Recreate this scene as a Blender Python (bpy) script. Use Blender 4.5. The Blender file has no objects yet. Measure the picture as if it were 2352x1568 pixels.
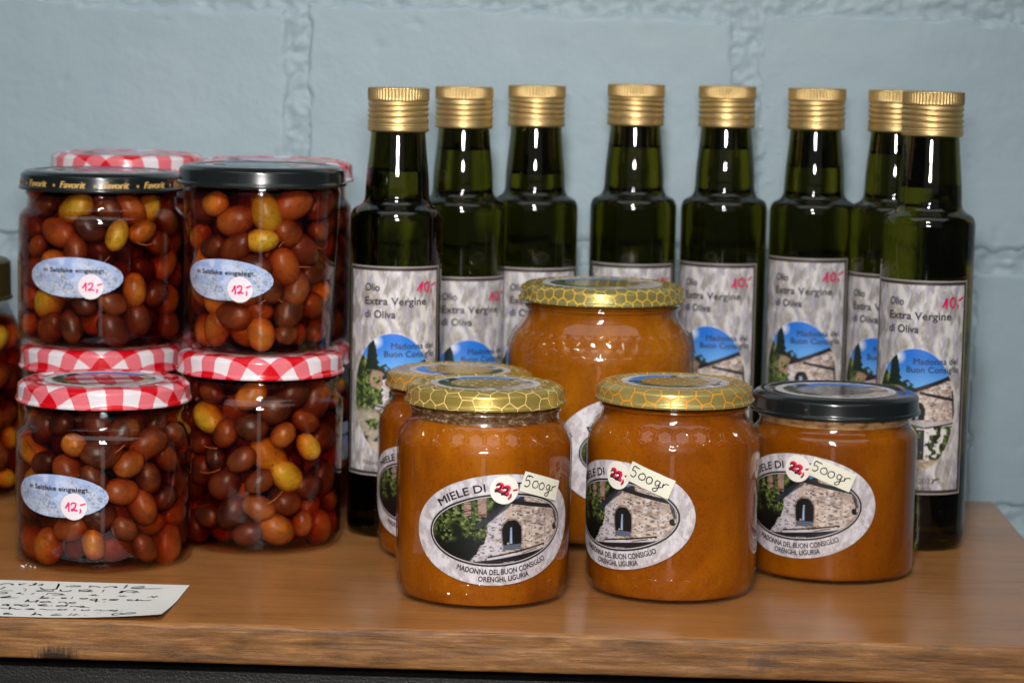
import bpy, math, random
import numpy as np
from mathutils import Matrix, Vector

# ------------------------------------------------------------------ camera, world, light, exposure
sc = bpy.context.scene
COL = sc.collection
R_ = math.radians
mm = 0.001

cam_d = bpy.data.cameras.new('camera')
cam = bpy.data.objects.new('camera', cam_d)
COL.objects.link(cam)
cam.matrix_world = (Matrix.Translation((0, 0, 0.251)) @ Matrix.Rotation(R_(2.2), 4, 'Z')
                    @ Matrix.Rotation(R_(90 - 6.55), 4, 'X') @ Matrix.Rotation(R_(1.15), 4, 'Z'))
cam_d.sensor_width = 36
cam_d.lens = 5840 / 2352 * 36
cam_d.clip_start = 0.01
cam_d.clip_end = 50
cam_d.dof.use_dof = True
cam_d.dof.focus_distance = 1.145
cam_d.dof.aperture_fstop = 13.0
sc.camera = cam

wd = bpy.data.worlds.new('World')
sc.world = wd
wd.use_nodes = True
wd.node_tree.nodes['Background'].inputs[0].default_value = (0.82, 0.92, 1.0, 1)
wd.node_tree.nodes['Background'].inputs[1].default_value = 0.035


def lamp(name, loc, target, sx, sy, power, col, shape='RECTANGLE', spread=180):
    d = bpy.data.lights.new(name, 'AREA')
    d.shape = shape
    d.size, d.size_y = sx, sy
    d.energy = power
    d.color = col
    d.spread = R_(spread)
    o = bpy.data.objects.new(name, d)
    COL.objects.link(o)
    o.location = loc
    o.rotation_euler = (Vector(target) - Vector(loc)).to_track_quat('-Z', 'Y').to_euler()
    return o


lamp('camera_flash', (-0.012, 0.02, 0.365), (-0.14, 1.35, 0.10), 0.20, 0.08, 1.5, (1.0, 0.97, 0.94), 'ELLIPSE', 75)
lamp('flash_head', (-0.06, 0.02, 0.92), (-0.13, 1.35, 0.08), 0.16, 0.12, 2.15, (1.0, 0.965, 0.92), 'ELLIPSE', 75)
lamp('ceiling_lamp', (0.0, 0.30, 2.0), (0, 0.9, 0), 3.0, 1.4, 17.0, (0.97, 0.98, 1.0))
lamp('photographer_fill', (-0.02, -0.05, -0.22), (0, 1.35, 0.0), 0.12, 0.5, 0.16, (1.0, 0.95, 0.9))  # added light in place of the photographer's lit body, for streaks on glass
lamp('room_bounce_fill', (0.0, -1.6, 1.1), (0, 1.3, 0.1), 3.2, 1.8, 3.2, (1.0, 0.97, 0.94))  # added fill behind the camera standing for room bounce, reflected in the lids

sc.view_settings.view_transform = 'Standard'
sc.view_settings.look = 'None'
sc.view_settings.exposure = 0.0
sc.view_settings.gamma = 1.0
cy = sc.cycles
cy.use_denoising = True
cy.max_bounces = 14
cy.transparent_max_bounces = 40
cy.transmission_bounces = 10
cy.glossy_bounces = 5
cy.diffuse_bounces = 4
cy.caustics_refractive = False
cy.sample_clamp_indirect = 4.0
cy.blur_glossy = 0.4


# ------------------------------------------------------------------ small helpers
def srgb(r, g, b):
    out = []
    for c in (r, g, b):
        c /= 255.0
        out.append(c / 12.92 if c <= 0.04045 else ((c + 0.055) / 1.055) ** 2.4)
    return np.array(out)


def S4(r, g, b):
    return tuple(srgb(r, g, b)) + (1.0,)


def tag(o, label=None, cat=None, group=None, kind=None):
    if label: o['label'] = label
    if cat: o['category'] = cat
    if group: o['group'] = group
    if kind: o['kind'] = kind
    return o


def empty(name, loc, rz=0.0):
    o = bpy.data.objects.new(name, None)
    COL.objects.link(o)
    o.location = loc
    o.rotation_euler = (0, 0, rz)
    o.empty_display_size = 0.01
    return o


def link(name, me, parent=None, loc=None, rz=None):
    o = bpy.data.objects.new(name, me)
    COL.objects.link(o)
    if parent: o.parent = parent
    if loc is not None: o.location = loc
    if rz is not None: o.rotation_euler = (0, 0, rz)
    return o


def mesh(name, V, faces, mat, smooth=True, cols=None, uv=None):
    """faces: list of integer arrays of shape (n,3) or (n,4)"""
    me = bpy.data.meshes.new(name)
    V = np.asarray(V, dtype=np.float32)
    faces = [np.asarray(f, dtype=np.int32) for f in faces if len(f)]
    loops = np.concatenate([f.ravel() for f in faces])
    sizes = np.concatenate([np.full(len(f), f.shape[1], dtype=np.int32) for f in faces])
    starts = np.concatenate([[0], np.cumsum(sizes)[:-1]]).astype(np.int32)
    me.vertices.add(len(V))
    me.vertices.foreach_set('co', V.ravel())
    me.loops.add(len(loops))
    me.loops.foreach_set('vertex_index', loops)
    me.polygons.add(len(sizes))
    me.polygons.foreach_set('loop_start', starts)
    me.polygons.foreach_set('loop_total', sizes)
    me.polygons.foreach_set('use_smooth', np.full(len(sizes), bool(smooth)))
    if cols is not None:
        a = me.color_attributes.new('print_colour', 'FLOAT_COLOR', 'POINT')
        c4 = np.ones((len(V), 4), dtype=np.float32)
        c4[:, :3] = np.clip(cols, 0, 1)
        a.data.foreach_set('color', c4.ravel())
    if uv is not None:
        l = me.uv_layers.new(name='sheet')
        l.data.foreach_set('uv', np.asarray(uv, dtype=np.float32)[loops].ravel())
    me.update()
    me.validate()
    if mat is not None:
        me.materials.append(mat)
    return me


# ---- numpy noise
_rng = np.random.RandomState(7)
_perm = np.concatenate([_rng.permutation(512)] * 3)
_vals = _rng.rand(512)


def vnoise(x, y, seed=0):
    x = np.asarray(x, float) + seed * 17.13
    y = np.asarray(y, float) + seed * 5.71
    xi = np.floor(x).astype(int); yi = np.floor(y).astype(int)
    fx = x - xi; fy = y - yi
    fx = fx * fx * (3 - 2 * fx); fy = fy * fy * (3 - 2 * fy)
    h = lambda a, b: _vals[_perm[(_perm[a & 511] + (b & 511)) & 511]]
    return (h(xi, yi) * (1 - fx) + h(xi + 1, yi) * fx) * (1 - fy) + (h(xi, yi + 1) * (1 - fx) + h(xi + 1, yi + 1) * fx) * fy


def fbm(x, y, seed=0, oct=4):
    s = 0; a = 0.5; t = 0
    x = np.asarray(x, float); y = np.asarray(y, float)
    for k in range(oct):
        s = s + a * vnoise(x * 2 ** k, y * 2 ** k, seed + k * 3)
        t += a; a *= 0.5
    return s / t


def sst(a, b, x):
    t = np.clip((x - a) / (b - a), 0, 1)
    return t * t * (3 - 2 * t)


def mixc(c, m, col):
    m = np.clip(np.asarray(m, float), 0, 1)[..., None]
    return c * (1 - m) + np.asarray(col) * m


# ---- lathe
def fillet(pts, n=5):
    """pts: [(r,z,fillet radius)] -> rounded profile"""
    out = []
    P = [np.array(p[:2], float) for p in pts]
    for i, p in enumerate(pts):
        rad = p[2] if len(p) > 2 else 0
        if rad <= 0 or i == 0 or i == len(pts) - 1:
            out.append(P[i]); continue
        a = P[i - 1] - P[i]; b = P[i + 1] - P[i]
        la, lb = np.linalg.norm(a), np.linalg.norm(b)
        t = min(rad, la * 0.49, lb * 0.49)
        A = P[i] + a / la * t; B = P[i] + b / lb * t
        for k in range(n + 1):
            s = k / n
            out.append((1 - s) ** 2 * A + 2 * s * (1 - s) * P[i] + s * s * B)
    return np.array(out)


def densify(pr, step):
    out = [pr[0]]
    for a, b in zip(pr[:-1], pr[1:]):
        n = max(1, int(math.ceil(np.linalg.norm(b - a) / step)))
        for k in range(1, n + 1):
            out.append(a + (b - a) * k / n)
    return np.array(out)


def densify_bands(pr, fine, coarse, bands):
    out = [pr[0]]
    for a, b in zip(pr[:-1], pr[1:]):
        n = max(1, int(math.ceil(np.linalg.norm(b - a) / fine)))
        last = out[-1]
        for k in range(1, n + 1):
            q = a + (b - a) * k / n
            inb = any(z0 < q[1] < z1 for z0, z1 in bands)
            if inb or k == n or np.linalg.norm(q - out[-1]) > coarse: out.append(q)
    return np.array(out)


def lathe(name, prof, mat, nseg=96, disp=None, from_top=False, flip=False):
    """prof (r,z) ordered from bottom axis upward gives outward normals. 'sheet' uv = arc length polar"""
    prof = np.asarray(prof, float)
    n = len(prof)
    th = np.arange(nseg) * 2 * math.pi / nseg
    Rr = np.repeat(prof[:, 0][:, None], nseg, 1)
    Zz = np.repeat(prof[:, 1][:, None], nseg, 1)
    T = np.repeat(th[None], n, 0)
    if disp is not None:
        dr, dz = disp(T, Rr, Zz)
        Rr = Rr + dr; Zz = Zz + dz
    V = np.stack([Rr * np.sin(T), -Rr * np.cos(T), Zz], -1).reshape(-1, 3)
    ii = np.arange(n - 1)[:, None] * nseg
    jj = np.arange(nseg)[None]; j2 = (jj + 1) % nseg
    F = np.stack([ii + jj, ii + j2, ii + nseg + j2, ii + nseg + jj], -1).reshape(-1, 4)
    if flip: F = F[:, ::-1]
    sl = np.concatenate([[0], np.cumsum(np.linalg.norm(np.diff(prof, axis=0), axis=1))])
    if from_top: sl = sl[-1] - sl
    uv = np.stack([sl[:, None] * np.sin(T), -sl[:, None] * np.cos(T)], -1).reshape(-1, 2)
    return mesh(name, V, [F], mat, True, uv=uv)


# ------------------------------------------------------------------ node material helpers
class NT:
    def __init__(self, name):
        self.m = bpy.data.materials.new(name)
        self.m.use_nodes = True
        self.t = self.m.node_tree
        self.n = self.t.nodes
        self.b = self.n['Principled BSDF']
        self.out = self.n['Material Output']

    def node(self, kind, **kw):
        x = self.n.new(kind)
        for k, v in kw.items(): setattr(x, k, v)
        return x

    def l(self, a, b): self.t.links.new(a, b)

    def setv(self, sock, v):
        if isinstance(v, bpy.types.NodeSocket): self.l(v, sock)
        else: sock.default_value = v

    def math(self, op, a, b=None, c=None, clamp=False):
        x = self.node('ShaderNodeMath', operation=op, use_clamp=clamp)
        self.setv(x.inputs[0], a)
        if b is not None: self.setv(x.inputs[1], b)
        if c is not None: self.setv(x.inputs[2], c)
        return x.outputs[0]

    def mix(self, f, a, b):
        x = self.node('ShaderNodeMix', data_type='RGBA')
        self.setv(x.inputs['Factor'], f)
        self.setv(x.inputs['A'], a); self.setv(x.inputs['B'], b)
        return [o for o in x.outputs if o.type == 'RGBA'][0]

    def noise(self, vec, scale, detail=3, rough=0.5, dist=0.0):
        x = self.node('ShaderNodeTexNoise')
        if vec is not None: self.l(vec, x.inputs['Vector'])
        x.inputs['Scale'].default_value = scale
        x.inputs['Detail'].default_value = detail
        x.inputs['Roughness'].default_value = rough
        x.inputs['Distortion'].default_value = dist
        return x.outputs['Fac']

    def ramp(self, f, stops):
        x = self.node('ShaderNodeValToRGB')
        e = x.color_ramp.elements
        while len(e) < len(stops): e.new(0.5)
        for k, (p, c) in enumerate(stops):
            e[k].position = p; e[k].color = tuple(c)[:3] + (1,)
        self.l(f, x.inputs[0])
        return x.outputs[0]

    def obj(self, scale=(1, 1, 1), loc=(0, 0, 0)):
        c = self.node('ShaderNodeTexCoord')
        m = self.node('ShaderNodeMapping')
        self.l(c.outputs['Object'], m.inputs['Vector'])
        m.inputs['Scale'].default_value = scale
        m.inputs['Location'].default_value = loc
        return m.outputs[0]

    def bump(self, h, strength, dist, normal=None):
        x = self.node('ShaderNodeBump')
        x.inputs['Strength'].default_value = strength
        x.inputs['Distance'].default_value = dist
        self.l(h, x.inputs['Height'])
        if normal is not None: self.l(normal, x.inputs['Normal'])
        return x.outputs[0]

    def P(self, **kw):
        for k, v in kw.items():
            self.setv(self.b.inputs[k.replace('_', ' ')], v)
        return self


# thin clear glass: transparent sheet with a Fresnel reflection (passes light to what is inside)
def glass_sheet(name, tint, rough=0.015):
    k = NT(name)
    lw = k.node('ShaderNodeLayerWeight'); lw.inputs[0].default_value = 0.5
    f = k.math('POWER', lw.outputs['Facing'], 5.0)
    f = k.math('MULTIPLY_ADD', f, 0.90, 0.045, clamp=True)
    tr = k.node('ShaderNodeBsdfTransparent'); tr.inputs[0].default_value = tint
    gl = k.node('ShaderNodeBsdfGlossy'); gl.inputs['Roughness'].default_value = rough
    gl.inputs[0].default_value = (1, 1, 1, 1)
    ms = k.node('ShaderNodeMixShader')
    k.l(f, ms.inputs[0]); k.l(tr.outputs[0], ms.inputs[1]); k.l(gl.outputs[0], ms.inputs[2])
    k.l(ms.outputs[0], k.out.inputs['Surface'])
    return k.m


M = {}
M['glass'] = glass_sheet('clear_jar_glass', (0.97, 0.975, 0.97, 1))
M['glass_inner'] = glass_sheet('clear_jar_glass_inner', (0.90, 0.91, 0.90, 1), 0.03)

k = NT('olive_brine')
tr = k.node('ShaderNodeBsdfTransparent')
k.l(tr.outputs[0], k.out.inputs['Surface'])
va = k.node('ShaderNodeVolumeAbsorption')
va.inputs['Color'].default_value = (0.78, 0.32, 0.05, 1)
va.inputs['Density'].default_value = 160
k.l(va.outputs[0], k.out.inputs['Volume'])
M['brine'] = k.m


def olive_mat(name, c1, c2):
    k = NT(name)
    oi = k.node('ShaderNodeObjectInfo')
    v = k.obj()
    n1 = k.noise(v, 75, 4, 0.65, 0.4)
    n2 = k.noise(v, 420, 2, 0.6)
    f = k.math('ADD', k.math('MULTIPLY_ADD', n1, 3.2, -1.1), k.math('MULTIPLY_ADD', oi.outputs['Random'], 0.8, -0.4), clamp=True)
    c = k.mix(f, c1, c2)
    c = k.mix(k.math('MULTIPLY', k.math('GREATER_THAN', n2, 0.62), 0.35), c, (0.03, 0.012, 0.008, 1))
    k.P(Base_Color=c, Roughness=0.34)
    k.b.inputs['Specular IOR Level'].default_value = 0.28
    return k.m


M['olives'] = [olive_mat('olive_skin_plum', S4(46, 18, 12), S4(98, 44, 24)),
               olive_mat('olive_skin_russet', S4(84, 34, 12), S4(142, 72, 24)),
               olive_mat('olive_skin_amber', S4(120, 64, 16), S4(180, 112, 36)),
               olive_mat('olive_skin_green_gold', S4(146, 112, 20), S4(200, 164, 44)),
               olive_mat('olive_skin_brown', S4(60, 26, 13), S4(120, 64, 28))]
M['stem'] = NT('olive_stem').P(Base_Color=S4(150, 100, 50), Roughness=0.6).m
M['pit'] = NT('olive_stem_scar').P(Base_Color=S4(50, 26, 16), Roughness=0.7).m


def honey_mat(name, c1, c2, c3):
    k = NT(name)
    v = k.obj()
    oi = k.node('ShaderNodeObjectInfo')
    vo = k.node('ShaderNodeVectorMath', operation='ADD')
    k.l(k.obj((1, 1, 0.6)), vo.inputs[0]); k.l(oi.outputs['Location'], vo.inputs[1])
    big = k.noise(vo.outputs[0], 24, 6, 0.62, 0.8)
    fine = k.noise(v, 700, 3, 0.8)
    c = k.ramp(big, [(0.34, c1), (0.52, c2), (0.68, c3)])
    c = k.mix(k.math('MULTIPLY', fine, 0.5), c, c3)
    c = k.mix(k.math('MULTIPLY', k.math('LESS_THAN', fine, 0.42), 0.35), c, c1)
    k.P(Base_Color=c, Roughness=0.35)
    k.b.inputs['Subsurface Weight'].default_value = 0.35
    k.b.inputs['Subsurface Radius'].default_value = (1.0, 0.34, 0.06)
    k.b.inputs['Subsurface Scale'].default_value = 0.006
    k.b.inputs['Specular IOR Level'].default_value = 0.1
    return k.m


M['honey'] = honey_mat('set_honey', S4(106, 44, 0), S4(136, 68, 1), S4(164, 94, 3))
M['honey_pale'] = honey_mat('set_honey_pale', S4(112, 54, 1), S4(140, 76, 3), S4(168, 102, 10))
M['honey_dark'] = honey_mat('set_honey_dark', S4(102, 46, 0), S4(126, 64, 1), S4(150, 84, 3))
k = NT('honey_film_on_glass')
n = k.noise(k.obj((1, 1, 2.2)), 330, 4, 0.75)
c = k.ramp(n, [(0.40, S4(78, 48, 26)), (0.56, S4(112, 84, 58)), (0.72, S4(196, 176, 146))])
k.P(Base_Color=c, Roughness=0.25)
M['film'] = k.m
k = NT('pale_honey_foam')
n = k.noise(k.obj((1, 1, 2.0)), 160, 3, 0.6)
k.P(Base_Color=k.ramp(n, [(0.3, S4(120, 78, 40)), (0.5, S4(190, 150, 104)), (0.7, S4(206, 172, 128))]), Roughness=0.4)
M['foam'] = k.m


# gingham and honeycomb prints, laid out on the flat lid blank ('sheet' coordinates)
def gingham():
    k = NT('red_gingham_lid_enamel')
    uv = k.node('ShaderNodeUVMap'); uv.uv_map = 'sheet'
    sp = k.node('ShaderNodeSeparateXYZ'); k.l(uv.outputs[0], sp.inputs[0])
    a, b = sp.outputs[0], sp.outputs[1]
    per = 0.0172
    sx = k.math('LESS_THAN', k.math('FRACT', k.math('ADD', k.math('DIVIDE', a, per), 10.25)), 0.5)
    sy = k.math('LESS_THAN', k.math('FRACT', k.math('ADD', k.math('DIVIDE', b, per), 10.25)), 0.5)
    s = k.math('ADD', sx, sy)
    one = k.math('LESS_THAN', k.math('ABSOLUTE', k.math('SUBTRACT', s, 1.0)), 0.1)
    both = k.math('GREATER_THAN', s, 1.5)
    hatch = k.math('MULTIPLY_ADD', k.math('SINE', k.math('MULTIPLY', k.math('ADD', a, b), 6283 / 0.75)), 0.5, 0.5)
    hatch2 = k.noise(uv.outputs[0], 900, 2)
    hf = k.math('ADD', k.math('MULTIPLY', hatch, 0.35), k.math('MULTIPLY', hatch2, 0.55), clamp=True)
    white = S4(216, 208, 212); red = S4(196, 10, 26); pk = S4(222, 128, 136); pk2 = S4(204, 70, 86)
    c = k.mix(one, white, k.mix(hf, pk, pk2))
    c = k.mix(both, c, red)
    k.P(Base_Color=c, Roughness=0.16)
    k.b.inputs['Coat Weight'].default_value = 0.3
    return k.m


def honeycomb(name, base, line, cell, lw, metal_rough):
    k = NT(name)
    uv = k.node('ShaderNodeUVMap'); uv.uv_map = 'sheet'
    sp = k.node('ShaderNodeSeparateXYZ'); k.l(uv.outputs[0], sp.inputs[0])
    x = k.math('MULTIPLY_ADD', sp.outputs[0], 1 / cell, 100.0)
    y = k.math('MULTIPLY_ADD', sp.outputs[1], 1 / cell, 100.0 * 1.7320508)
    q = 1.7320508

    def cellv(ox, oy):
        ax = k.math('SUBTRACT', k.math('FLOORED_MODULO', k.math('SUBTRACT', x, ox), 1.0), 0.5)
        ay = k.math('SUBTRACT', k.math('FLOORED_MODULO', k.math('SUBTRACT', y, oy), q), q / 2)
        ax = k.math('ABSOLUTE', ax); ay = k.math('ABSOLUTE', ay)
        return k.math('MAXIMUM', ax, k.math('ADD', k.math('MULTIPLY', ax, 0.5), k.math('MULTIPLY', ay, 0.8660254)))
    d = k.math('MINIMUM', cellv(0, 0), cellv(0.5, q / 2))
    ln = k.math('GREATER_THAN', d, 0.5 - lw)
    k.P(Base_Color=k.mix(ln, base, line), Roughness=k.math('MULTIPLY_ADD', ln, 0.12, metal_rough))
    k.P(Metallic=k.math('MULTIPLY_ADD', ln, -0.45, 0.60))
    n = k.noise(uv.outputs[0], 800, 2)
    k.P(Normal=k.bump(n, 0.12, 0.0004))
    return k.m


M['gingham'] = gingham()
M['comb_gold'] = honeycomb('gold_lid_pale_honeycomb', S4(186, 162, 84), S4(226, 194, 124), 0.0085, 0.030, 0.27)
M['comb_orange'] = honeycomb('gold_lid_orange_honeycomb', S4(190, 172, 104), S4(226, 146, 20), 0.0080, 0.042, 0.27)
M['comb_yellow'] = honeycomb('gold_lid_yellow_honeycomb', S4(164, 154, 98), S4(216, 172, 44), 0.0062, 0.052, 0.27)
k = NT('black_lid_enamel')
k.P(Base_Color=(0.008, 0.011, 0.011, 1), Roughness=0.22)
k.b.inputs['Coat Weight'].default_value = 0.4
M['black_lid'] = k.m
M['lid_gold_print'] = NT('gold_lid_print').P(Base_Color=S4(190, 150, 86), Roughness=0.35, Metallic=0.3).m
M['dull_lid'] = NT('dull_brass_lid').P(Base_Color=S4(96, 84, 50), Roughness=0.4, Metallic=0.7).m
k = NT('gold_aluminium_cap')
n = k.noise(k.obj((1, 1, 6)), 300, 2)
k.P(Base_Color=S4(214, 184, 126), Metallic=0.85, Roughness=k.math('MULTIPLY_ADD', n, 0.12, 0.34))
M['cap'] = k.m
k = NT('dark_green_bottle_glass')
k.P(Base_Color=(0.15, 0.138, 0.008, 1), Roughness=0.0, IOR=1.5)
k.b.inputs['Transmission Weight'].default_value = 1.0
M['bottle'] = k.m
k = NT('printed_paper')
at = k.node('ShaderNodeAttribute'); at.attribute_name = 'print_colour'
k.P(Base_Color=at.outputs['Color'], Roughness=0.42)
k.b.inputs['Specular IOR Level'].default_value = 0.35
M['print'] = k.m


# ------------------------------------------------------------------ the setting: painted block wall
k = NT('blue_grey_wall_paint')
v = k.obj()
n1 = k.noise(v, 9, 4, 0.6)
n2 = k.noise(v, 260, 4, 0.65)
n3 = k.noise(v, 45, 3, 0.6)
k.P(Base_Color=k.ramp(n1, [(0.3, S4(138, 158, 167)), (0.7, S4(145, 165, 173))]), Roughness=0.5)
hgt = k.math('ADD', k.math('MULTIPLY', n2, 0.7), n3)
k.P(Normal=k.bump(hgt, 0.30, 0.0011))
M['wall'] = k.m

WALL_Y = 1.472


def grid_faces(nx, ny):
    i = np.arange(ny - 1)[:, None] * nx
    j = np.arange(nx - 1)[None]
    return np.stack([i + j, i + j + 1, i + nx + j + 1, i + nx + j], -1).reshape(-1, 4)


# mortar sheet behind the blocks
gx = np.linspace(-0.80, 0.72, 900); gz = np.linspace(-0.25, 0.48, 440)
X, Z = np.meshgrid(gx, gz)
lump = fbm(X * 150, Z * 190, 3, 3) - 0.5
lump2 = fbm(X * 330, Z * 400, 9, 2) - 0.5
Yw = WALL_Y + 0.0012 - lump * 0.0024 - lump2 * 0.0018
Yw = Yw - 0.0014 * np.exp(-((X - 0.078) / 0.018) ** 2) * sst(0.13, 0.15, Z) - 0.0004
wall = link('wall', mesh('wall', np.stack([X, Yw, Z], -1).reshape(-1, 3), [grid_faces(900, 440)], M['wall']))
tag(wall, 'blue-grey painted block wall behind the bottles and jars', None, None, 'structure')
ROWS = [(-0.159, 0), (-0.0127, 1), (0.1332, 0), (0.2800, 1)]
BW, BH, J = 0.258, 0.1463, 0.0085
bi = 0
for z0, half in ROWS:
    zz0, zz1 = z0 + J / 2, z0 + BH - J / 2
    for c in range(-3, 3):
        # joints of the half=0 rows at x = -0.182 + n*0.258
        x0 = -0.182 + c * BW + (BW / 2 if half else 0) + J / 2
        x1 = x0 + BW - J
        if x1 < -0.62 or x0 > 0.56: continue
        bi += 1
        nx, nz = 130, 76
        sx = np.concatenate([np.linspace(0, 0.012, 14), np.linspace(0.012, x1 - x0 - 0.012, nx - 26)[1:-1], np.linspace(x1 - x0 - 0.012, x1 - x0, 14)])
        sz = np.concatenate([np.linspace(0, 0.012, 14), np.linspace(0.012, zz1 - zz0 - 0.012, nz - 26)[1:-1], np.linspace(zz1 - zz0 - 0.012, zz1 - zz0, 14)])
        U, W = np.meshgrid(sx, sz)
        LX, LZ = x1 - x0, zz1 - zz0
        ax, az = U + x0, W + zz0
        jit = (fbm(ax * 100, az * 100, 21, 3) - 0.5) * 0.0056 + (fbm(ax * 300, az * 300, 23, 2) - 0.5) * 0.0026
        d = np.minimum(np.minimum(U, LX - U), np.minimum(W, LZ - W)) + jit - 0.0003
        soft = 0.0022 + 0.0060 * (U > LX * 0.5)
        drop = (1 - sst(-0.0008, soft, d)) ** 1.6 * 0.0034
        wob = (fbm(ax * 14, az * 14, 31, 3) - 0.5) * 0.0012 + (fbm(ax * 70, az * 70, 33, 3) - 0.5) * 0.00045
        pit = np.clip(fbm(ax * 170, az * 170, 41, 2) - 0.84, 0, 1) * 0.006
        Y = WALL_Y - 0.0006 + drop + wob + pit
        me = mesh('block', np.stack([U, Y - WALL_Y, W], -1).reshape(-1, 3), [grid_faces(len(sx), len(sz))], M['wall'])
        # close the block at the back so that it is a solid piece
        o = link('block', me, wall, (x0, WALL_Y, zz0))

# ------------------------------------------------------------------ the sideboard
k = NT('varnished_brown_wood')
v1 = k.obj((1.6, 22, 30))
warp = k.noise(k.obj((2.5, 9, 9)), 1.0, 3)
va_ = k.node('ShaderNodeVectorMath', operation='ADD')
cmb = k.node('ShaderNodeCombineXYZ'); k.l(k.math('MULTIPLY', warp, 3.0), cmb.inputs[1]); k.l(k.math('MULTIPLY', warp, 2.0), cmb.inputs[2])
k.l(v1, va_.inputs[0]); k.l(cmb.outputs[0], va_.inputs[1])
g1 = k.noise(va_.outputs[0], 1.6, 5, 0.6)
g2 = k.noise(k.obj((16, 420, 420)), 1.0, 5, 0.7)
g3 = k.noise(k.obj((5, 7, 7)), 1.0, 3, 0.5)
f = k.math('ADD', k.math('MULTIPLY', g1, 0.55), k.math('ADD', k.math('MULTIPLY', g2, 0.25), k.math('MULTIPLY', g3, 0.2)))
c = k.ramp(f, [(0.28, S4(126, 80, 40)), (0.46, S4(156, 105, 58)), (0.60, S4(169, 116, 67)), (0.76, S4(186, 134, 84))])
pores = k.noise(k.obj((70, 1500, 1500)), 1.0, 3, 0.7)
c = k.mix(k.math('MULTIPLY', k.math('GREATER_THAN', pores, 0.60), 0.28), c, S4(84, 50, 24))
# the raw front edge: coarser figure, a dark worn patch and a few knots
geo = k.node('ShaderNodeNewGeometry'); sn = k.node('ShaderNodeSeparateXYZ'); k.l(geo.outputs['Normal'], sn.inputs[0])
front = k.math('GREATER_THAN', k.math('MULTIPLY', sn.outputs[1], -1.0), 0.55)
e1 = k.noise(k.obj((34, 90, 620)), 1.0, 9, 0.85, 0.3)
e2 = k.noise(k.obj((16, 60, 110)), 1.0, 5, 0.65, 1.4)
ec = k.ramp(k.math('ADD', k.math('MULTIPLY', e1, 0.6), k.math('MULTIPLY', e2, 0.4)),
            [(0.33, S4(44, 27, 13)), (0.44, S4(98, 63, 29)), (0.54, S4(136, 91, 46)), (0.67, S4(184, 136, 82))])
tc = k.node('ShaderNodeTexCoord'); so = k.node('ShaderNodeSeparateXYZ'); k.l(tc.outputs['Object'], so.inputs[0])


def blob(x0, z0, rx, rz, soft):
    a = k.math('DIVIDE', k.math('SUBTRACT', so.outputs[0], x0), rx)
    b = k.math('DIVIDE', k.math('SUBTRACT', so.outputs[2], z0), rz)
    r = k.math('SQRT', k.math('ADD', k.math('MULTIPLY', a, a), k.math('MULTIPLY', b, b)))
    st = k.noise(k.obj((900, 60, 90)), 1.0, 3, 0.7)
    r = k.math('ADD', r, k.math('MULTIPLY_ADD', st, 1.6, -0.8))
    x = k.node('ShaderNodeMapRange'); x.clamp = True
    k.l(r, x.inputs[0]); x.inputs[1].default_value = 1.0 - soft; x.inputs[2].default_value = 1.0
    x.inputs[3].default_value = 1.0; x.inputs[4].default_value = 0.0
    return x.outputs[0]


ec = k.mix(k.math('MULTIPLY', blob(-0.238, -0.0175, 0.012, 0.0065, 0.5), 0.9), ec, S4(26, 22, 16))
ec = k.mix(k.math('MULTIPLY', blob(0.070, -0.010, 0.008, 0.0045, 0.7), 0.6), ec, S4(60, 50, 40))
ec = k.mix(k.math('MULTIPLY', blob(-0.117, -0.004, 0.012, 0.003, 0.8), 0.5), ec, S4(80, 54, 30))
c = k.mix(front, c, ec)
k.P(Base_Color=c, Roughness=k.math('ADD', k.math('MULTIPLY_ADD', g2, 0.14, 0.15), k.math('MULTIPLY', front, 0.22)))
bh = k.math('ADD', k.math('MULTIPLY', g2, 0.5), k.math('MULTIPLY', k.math('MULTIPLY', e1, front), 2.5))
k.P(Normal=k.bump(bh, 0.30, 0.0006))
M['wood'] = k.m
k = NT('charcoal_wood')
n = k.noise(k.obj((9, 120, 160)), 1.0, 4, 0.7)
n2 = k.noise(k.obj(), 900, 2, 0.6)
k.P(Base_Color=k.ramp(n, [(0.3, S4(14, 14, 15)), (0.7, S4(36, 35, 35))]), Roughness=0.45)
k.P(Normal=k.bump(k.math('ADD', n, n2), 0.5, 0.0006))
M['charcoal'] = k.m

side = empty('sideboard', (-0.15, 1.26, 0))
side.location = (0, 0, 0)
tag(side, 'brown varnished wooden sideboard top with dark front that everything stands on', 'sideboard')
YF, YB, TH, XL, XR = 1.0800, 1.4450, 0.0178, -0.85, 0.2225
nxs = 700
xs = np.concatenate([np.linspace(XL, -0.40, 40), np.linspace(-0.40, XR - 0.003, nxs)[1:], XR - 0.003 + 0.003 * np.sin(np.linspace(0, math.pi / 2, 6))[1:]])
prof = [(YB, -TH), (YF + 0.0012, -TH), (YF + 0.0003, -TH + 0.0004), (YF, -TH + 0.0012)]
prof += [(YF, z) for z in np.linspace(-TH + 0.003, -0.0045, 8)]
prof += [(YF + 0.0020 - 0.0020 * math.cos(a), -0.0020 + 0.0020 * math.sin(a)) for a in np.linspace(0, math.pi / 2, 9)]
prof += [(y, 0.0) for y in np.linspace(YF + 0.006, YB - 0.002, 12)]
prof += [(YB - 0.0006, -0.0004), (YB, -0.002)]
prof = np.array(prof)
PX, PY = np.meshgrid(xs, prof[:, 0]); _, PZ = np.meshgrid(xs, prof[:, 1])
endf = np.clip((XR - PX) / 0.003, 0, 1)
inset = (1 - np.sqrt(np.clip(1 - (1 - endf) ** 2, 0, 1))) * 0.002
PZ = np.where(PZ > -TH / 2, PZ - inset, PZ + inset)
fr = sst(YF + 0.008, YF, PY)
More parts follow.
